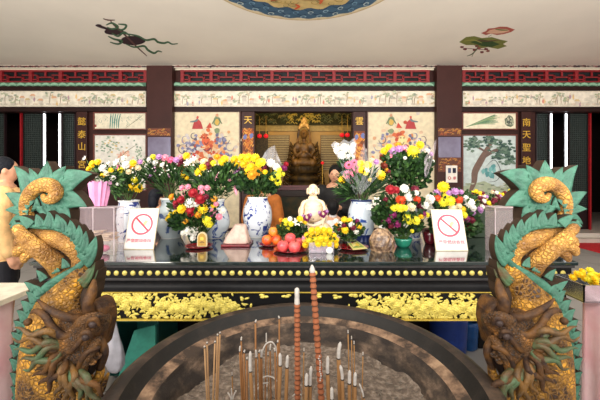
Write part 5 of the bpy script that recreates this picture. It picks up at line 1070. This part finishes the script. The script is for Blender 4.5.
# ================================================================ under and beside the table
T = thing('teal_cabinet', 'teal plastic cabinet with open lighter door under the table', 'cabinet', (-1.37, 2.75, 0)); TE = mat((28, 96, 88), .45); TL = mat((92, 204, 182), .45)
x0, x1, y0 = -1.55, -1.16, 2.55; g = G(); g.box(x0, x1, y0, y0+.4, .02, .03); g.box(x0, x1, y0, y0+.4, .45, .5); g.box(x0, x0+.02, y0, y0+.4, .02, .46); g.box(x1-.02, x1, y0, y0+.4, .02, .46); g.box(x0, x1, y0+.38, y0+.4, .02, .46); obj('body', g, TE, T, bevel=.004)
g = G(); g.add([(x1-.01, y0-.01, .03), (x1-.01, y0-.01, .44), (x1-.24, y0-.16, .03), (x1-.24+.12, y0-.10, .44), (x1-.01, y0-.03, .03), (x1-.01, y0-.03, .44), (x1-.25, y0-.18, .03), (x1-.13, y0-.12, .44)], [(0, 1, 3, 2), (4, 6, 7, 5), (1, 5, 7, 3), (0, 2, 6, 4), (2, 3, 7, 6), (0, 4, 5, 1)]); obj('door', g, TL, T, label='lighter teal open door')
T = thing('plastic_bag', 'white translucent plastic bag hanging under the table beside left dragon', 'bag', (-1.2, 2.12, .62)); g = G(); n = 24; random.seed(9)
for k, (y, w) in enumerate(((321, 2.5), (328, 3.5), (337, 5.5), (347, 8), (357, 9.5), (366, 8.5), (371, 5), (373, 1.5))):
    for i in range(n):
        a = 2*PI*i/n; c = P(113+k*.4, y, 2.12); r = w*2.12/F*(1+.12*math.sin(5*a+k)); g.v.append(c+Vector((r*math.cos(a), r*.7*math.sin(a), 0)))
for k in range(7):
    for i in range(n): g.f.append([k*n+i, (k+1)*n+i, (k+1)*n+(i+1) % n, k*n+(i+1) % n]); g.m.append(0); g.s.append(True)
obj('sack', g, mat((214, 214, 226), .35, alpha=.8), T); g = G(); g.tube([P(113, 323, 2.12), P(112, 317, 2.12)], .008, 8); obj('knot', g, mat((220, 220, 228), .4), T)
D = 2.88; c = P(448, 350, D); c.z = 0; T = thing('blue_barrel', 'blue plastic barrel under the right half of the table', 'barrel', c); g = G(); g.lathe([(.12, .0), (.145, .02), (.155, .2), (.16, .35), (.155, .5), (.15, .58)], c, 40); obj('body', g, mat((22, 58, 140), .45), T)
g = G(); g.lathe([(.162, .56), (.166, .565), (.166, .59), (.15, .6), (.02, .605)], c, 40); obj('lid', g, mat((24, 60, 150), .35), T)
c = P(469, 350, 3.0); c.z = 0; g = G(); g.lathe([(.05, 0), (.07, .02), (.08, .22), (.085, .27), (.08, .27), (.07, .05)], c, 28, caps=False); g.lathe([(.001, .0), (.05, 0)], c, 28, caps=False); o = obj('bucket', g, mat((20, 84, 150), .35), label='small blue bucket on the floor right of the blue barrel', cat='bucket', at=c)
def cloth_table(label, x0, x1, y0, y1, h):
    T = thing('cloth_covered_table', label, 'table', ((x0+x1)/2, (y0+y1)/2, 0), 'pink-clothed side tables'); g = G(); N_ = 120; per = []
    for i in range(N_):
        t = i/N_*4; k = int(t); f = t-k; cs = [(x0, y0), (x1, y0), (x1, y1), (x0, y1)]; a, b = cs[k], cs[(k+1) % 4]; nx, ny = [(0, -1), (1, 0), (0, 1), (-1, 0)][k]; per.append((a[0]+(b[0]-a[0])*f, a[1]+(b[1]-a[1])*f, nx, ny))
    for j in range(9):
        z = h*(1-j/8)+.01
        for i, (x, y, nx, ny) in enumerate(per): q = .022*(j/8)*math.sin(i*.8+.3*math.sin(i*.37))+.012*(j/8); g.v.append(Vector((x+nx*q, y+ny*q, z)))
    for j in range(8):
        for i in range(N_): g.f.append([j*N_+i, (j+1)*N_+i, (j+1)*N_+(i+1) % N_, j*N_+(i+1) % N_]); g.m.append(0); g.s.append(True)
    g.f.append(list(range(N_))); g.m.append(0); g.s.append(False); obj('tablecloth', g, mat((252, 216, 222), .75, var=.06, scale=5, rgb2=(244, 186, 196)), T)
    for sx in (x0+.06, x1-.06):
        for sy in (y0+.06, y1-.06): g = G(); g.tube([(sx, sy, .015), (sx, sy, h-.03)], .014, 8); obj('leg', g, mat((130, 130, 134), .4), T)
cloth_table('pink-clothed side table at the right edge under the metal tray', 1.69, 2.5, 1.3, 1.94, .885)
cloth_table('pink-clothed side table at the left edge under the cream board', -2.6, -1.78, 1.3, 1.96, .885)
g = G(); g.box(-2.5, -1.66, 1.66, 2.05, .898, .93); obj('cream_board', g, mat((226, 216, 196), .7), label='cream board lying on the left pink-clothed table', cat='board', bevel=.003)
T = thing('metal_tray', 'steel tray of yellow flowers on the right pink-clothed table', 'tray', (1.8, 1.87, .897)); g = G(); STL = mat((176, 178, 182), .25, metal=.9)
x0, x1, y0, y1 = 1.575, 2.1, 1.80, 2.02
for (a, b, c_, d) in ((x0, x1, y0, y0+.006), (x0, x1, y1-.006, y1), (x0, x0+.006, y0, y1), (x1-.006, x1, y0, y1)): g.box(a, b, c_, d, .9, .995)
g.box(x0, x1, y0, y1, .897, .904); g.box(x0-.008, x1+.008, y0-.008, y0+.002, .99, .998); g.box(x0-.008, x0+.002, y0-.008, y1, .99, .998); obj('pan', g, STL, T)
random.seed(19); T = thing('loose_flowers', 'yellow flower heads piled in the steel tray', 'flowers', (1.7, 1.9, .92))
for i in range(26):
    c = Vector((random.uniform(1.60, 1.86), random.uniform(1.82, 1.99), .985+random.uniform(0, .045))); k = random.choice('yyyYY') if i != 7 else 'r'
    q = bpy.data.objects.new('flower_head', bloom_mesh('carn', k)); COL.objects.link(q); q.parent = T; q.location = c-Vector((1.7, 1.9, .92)); q.rotation_euler = (random.uniform(.3, 1.3), random.uniform(-.5, .5), 0); q.scale = (.024,)*3
g = G(); g.box(6.3, 12, 5.2, 7.84, .0, .012); obj('red_carpet', g, mat((206, 24, 36), .85), label='red carpet on the floor at the right before the steps', cat='carpet')
D = 7.98; c = P(551, 0, D); c.z = .1; T = thing('stanchion_post', 'slim silver stanchion post at the right doors', 'post', c); g = G(); g.lathe([(.14, 0), (.14, .02), (.03, .04), (.022, .06), (.022, .88), (.03, .9), (.03, .93), (.001, .95)], c, 20); obj('post', g, STL, T)

# ================================================================ people
SKIN = mat((206, 152, 120), .55, var=.04)
def person(label, x, y, z, H, yaw, shirt, trousers, hair, name='person', sleeve=.55, shorts=False, lean=0, arms='down', hairlong=False, skin=SKIN, cap=False):
    k = H/1.72; R = Matrix.Rotation(yaw, 3, 'Z')
    def A(px, py, pz):
        t = max(0, pz-.95); ly = py-t*math.sin(lean)*1.0; lz = pz-t*(1-math.cos(lean)); v = R @ Vector((px*k, ly*k, lz*k)); return v+Vector((x, y, z))
    T = thing(name, label, 'person', (x, y, z)); 
    def cap_(g, pts, rs, n=14, flat=1, up=None): g.tube([A(*p) for p in spline(pts, 3)] if len(pts) > 2 else [A(*p) for p in pts], [r[0]*k for r in spline([(q,) for q in rs], 3)] if len(pts) > 2 else [q*k for q in rs], n, up=(R @ Vector((1, 0, 0))) if flat != 1 else None, flat=flat)
    g = G()
    cap_(g, [(0, 0, .93), (0, .01, 1.08), (0, 0, 1.25), (0, .0, 1.38)], [.155, .14, .165, .15], flat=.66)
    cap_(g, [(0, .01, 1.38), (0, 0, 1.50)], [.06, .052]); g.ball(A(0, -.005, 1.605), (.074*k, .092*k, .112*k), n=18, k=12, rot=R); g.ball(A(0, -.03, 1.55), (.05*k, .055*k, .05*k), rot=R)
    g.ball(A(0, -.1, 1.59), (.013*k, .018*k, .02*k), rot=R)
    for s_ in (-1, 1):
        g.ball(A(s_*.076, .0, 1.6), (.014*k, .022*k, .032*k), rot=R)
        cap_(g, [(s_*.09, 0, .92), (s_*.10, -.01, .5), (s_*.10, .01, .09)], [.088, .058, .042]); cap_(g, [(s_*.10, .02, .045), (s_*.105, -.15, .035)], [.042, .034])
        if arms == 'down': el, wr = (s_*.235, .02, 1.12), (s_*.24, -.05, .88)
        else: el, wr = (s_*.23, -.04, 1.13), (s_*.07, -.27, 1.2)
        cap_(g, [(s_*.175, 0, 1.39), el, wr], [.052, .042, .028])
        w = Vector(wr); d = (Vector(wr)-Vector(el)).normalized()
        cap_(g, [tuple(w), tuple(w+d*.07)], [.032, .034])
        for f, (o_, L_) in enumerate(((-.026, .06), (-.009, .075), (.009, .07), (.026, .055))):
            b = w+d*.07+Vector((0, o_, 0)) if arms == 'down' else w+d*.07+Vector((0, 0, o_)); c2 = b+d*L_*.55; c3 = c2+d*L_*.4+Vector((-s_*.015, -.006, 0)); cap_(g, [tuple(b), tuple(c2), tuple(c3)], [.0095, .009, .008], 8)
        b = w+d*.02+Vector((0, -.03, 0)); cap_(g, [tuple(b), tuple(b+d*.035+Vector((0, -.02, 0))), tuple(b+d*.07+Vector((-s_*.01, -.02, 0)))], [.012, .011, .009], 8)
    obj('body', g, skin, T, remesh=.0115, smooth=2)
    g = G(); cap_(g, [(0, 0, .84), (0, 0, .92), (0, .01, 1.08), (0, 0, 1.26), (0, .0, 1.375), (0, .005, 1.43), (0, .01, 1.475)], [.2, .2, .185, .205, .20, .135, .072], 20, flat=.78)
    for s_ in (-1, 1):
        el = (s_*.235, .02, 1.12) if arms == 'down' else (s_*.23, -.04, 1.13); wr = (s_*.24, -.05, .88) if arms == 'down' else (s_*.09, -.24, 1.19); a = Vector((s_*.175, 0, 1.39)); e = a+(Vector(el)-a)*min(1, sleeve*2)
        pts = [tuple(a), tuple(e)]; rs = [.088, .074]
        if sleeve > .55: pts.append(tuple(Vector(el)+(Vector(wr)-Vector(el))*(sleeve-.5)*1.8)); rs.append(.056)
        cap_(g, pts, rs)
    obj('shirt', g, mat(shirt, .8, bump=.25, bscale=9), T, remesh=.012, smooth=3)
    g = G(); cap_(g, [(0, 0, .98), (0, 0, .9)], [.162, .17], 18, flat=.72)
    for s_ in (-1, 1):
        if shorts: cap_(g, [(s_*.09, 0, .92), (s_*.10, -.005, .60)], [.105, .092])
        else: cap_(g, [(s_*.09, 0, .92), (s_*.10, -.01, .5), (s_*.10, .01, .12)], [.103, .078, .066])
    obj('shorts' if shorts else 'trousers', g, mat(trousers, .85), T, remesh=.013, smooth=2)
    g = G(); g.ball(A(0, .018, 1.635), (.086*k, .098*k, .10*k), n=20, k=12, rot=R)
    if hairlong: g.ball(A(0, .06, 1.56), (.08*k, .06*k, .12*k), n=16, k=10, rot=R); g.ball(A(0, .06, 1.46), (.06*k, .04*k, .09*k), n=16, k=10, rot=R)
    else: g.ball(A(0, .05, 1.58), (.07*k, .05*k, .07*k), n=16, k=10, rot=R)
    obj('hair', g, mat(hair, .6, bump=.5, bscale=60), T, remesh=.009, smooth=1)
    for s_ in (-1, 1): g = G(); g.ball(A(s_*.03, -.088, 1.612), (.011*k, .006*k, .006*k), n=8, k=6, rot=R); obj('eye', g, mat((36, 26, 24), .3), T)
    g = G(); g.tube([A(-.022, -.09, 1.552), A(0, -.096, 1.55), A(.022, -.09, 1.552)], .005*k, 6); obj('mouth', g, mat((160, 84, 76), .6), T)
    for s_ in (-1, 1):
        g = G(); cap_(g, [(s_*.10, .04, .05), (s_*.105, -.06, .045), (s_*.107, -.17, .035)], [.05, .05, .042]); obj('shoe', g, mat((44, 40, 42), .6), T)
    return T
person('person in a tan shirt and black shorts standing at far left behind the dragon', -2.80, 3.0, 0, 1.79, math.radians(128), (236, 190, 128), (24, 24, 32), (22, 24, 32), sleeve=1, shorts=True)
person('person in orange-brown jacket seen from behind, beyond the tall vase', (263-CX)*4.3/F, 4.3, 0, 1.62, math.radians(178), (182, 104, 36), (30, 28, 34), (18, 16, 18), sleeve=1)
person('person in black bending slightly, behind the pink gerberas', (337-CX)*4.3/F, 4.3, 0, 1.78, math.radians(-14), (18, 17, 19), (20, 20, 24), (14, 12, 12), sleeve=1, lean=.22, arms='front')
person('person in a white top behind the buddha statue, seen from behind', (333-CX)*3.5/F, 3.5, 0, 1.36, math.radians(172), (232, 224, 224), (60, 60, 70), (20, 18, 20), sleeve=1)
person('dark-haired person in dark clothes behind the table, between two left vases', (153-CX)*3.6/F, 3.7, 0, 1.47, math.radians(150), (52, 44, 46), (40, 38, 44), (22, 24, 34), sleeve=.9, hairlong=True)
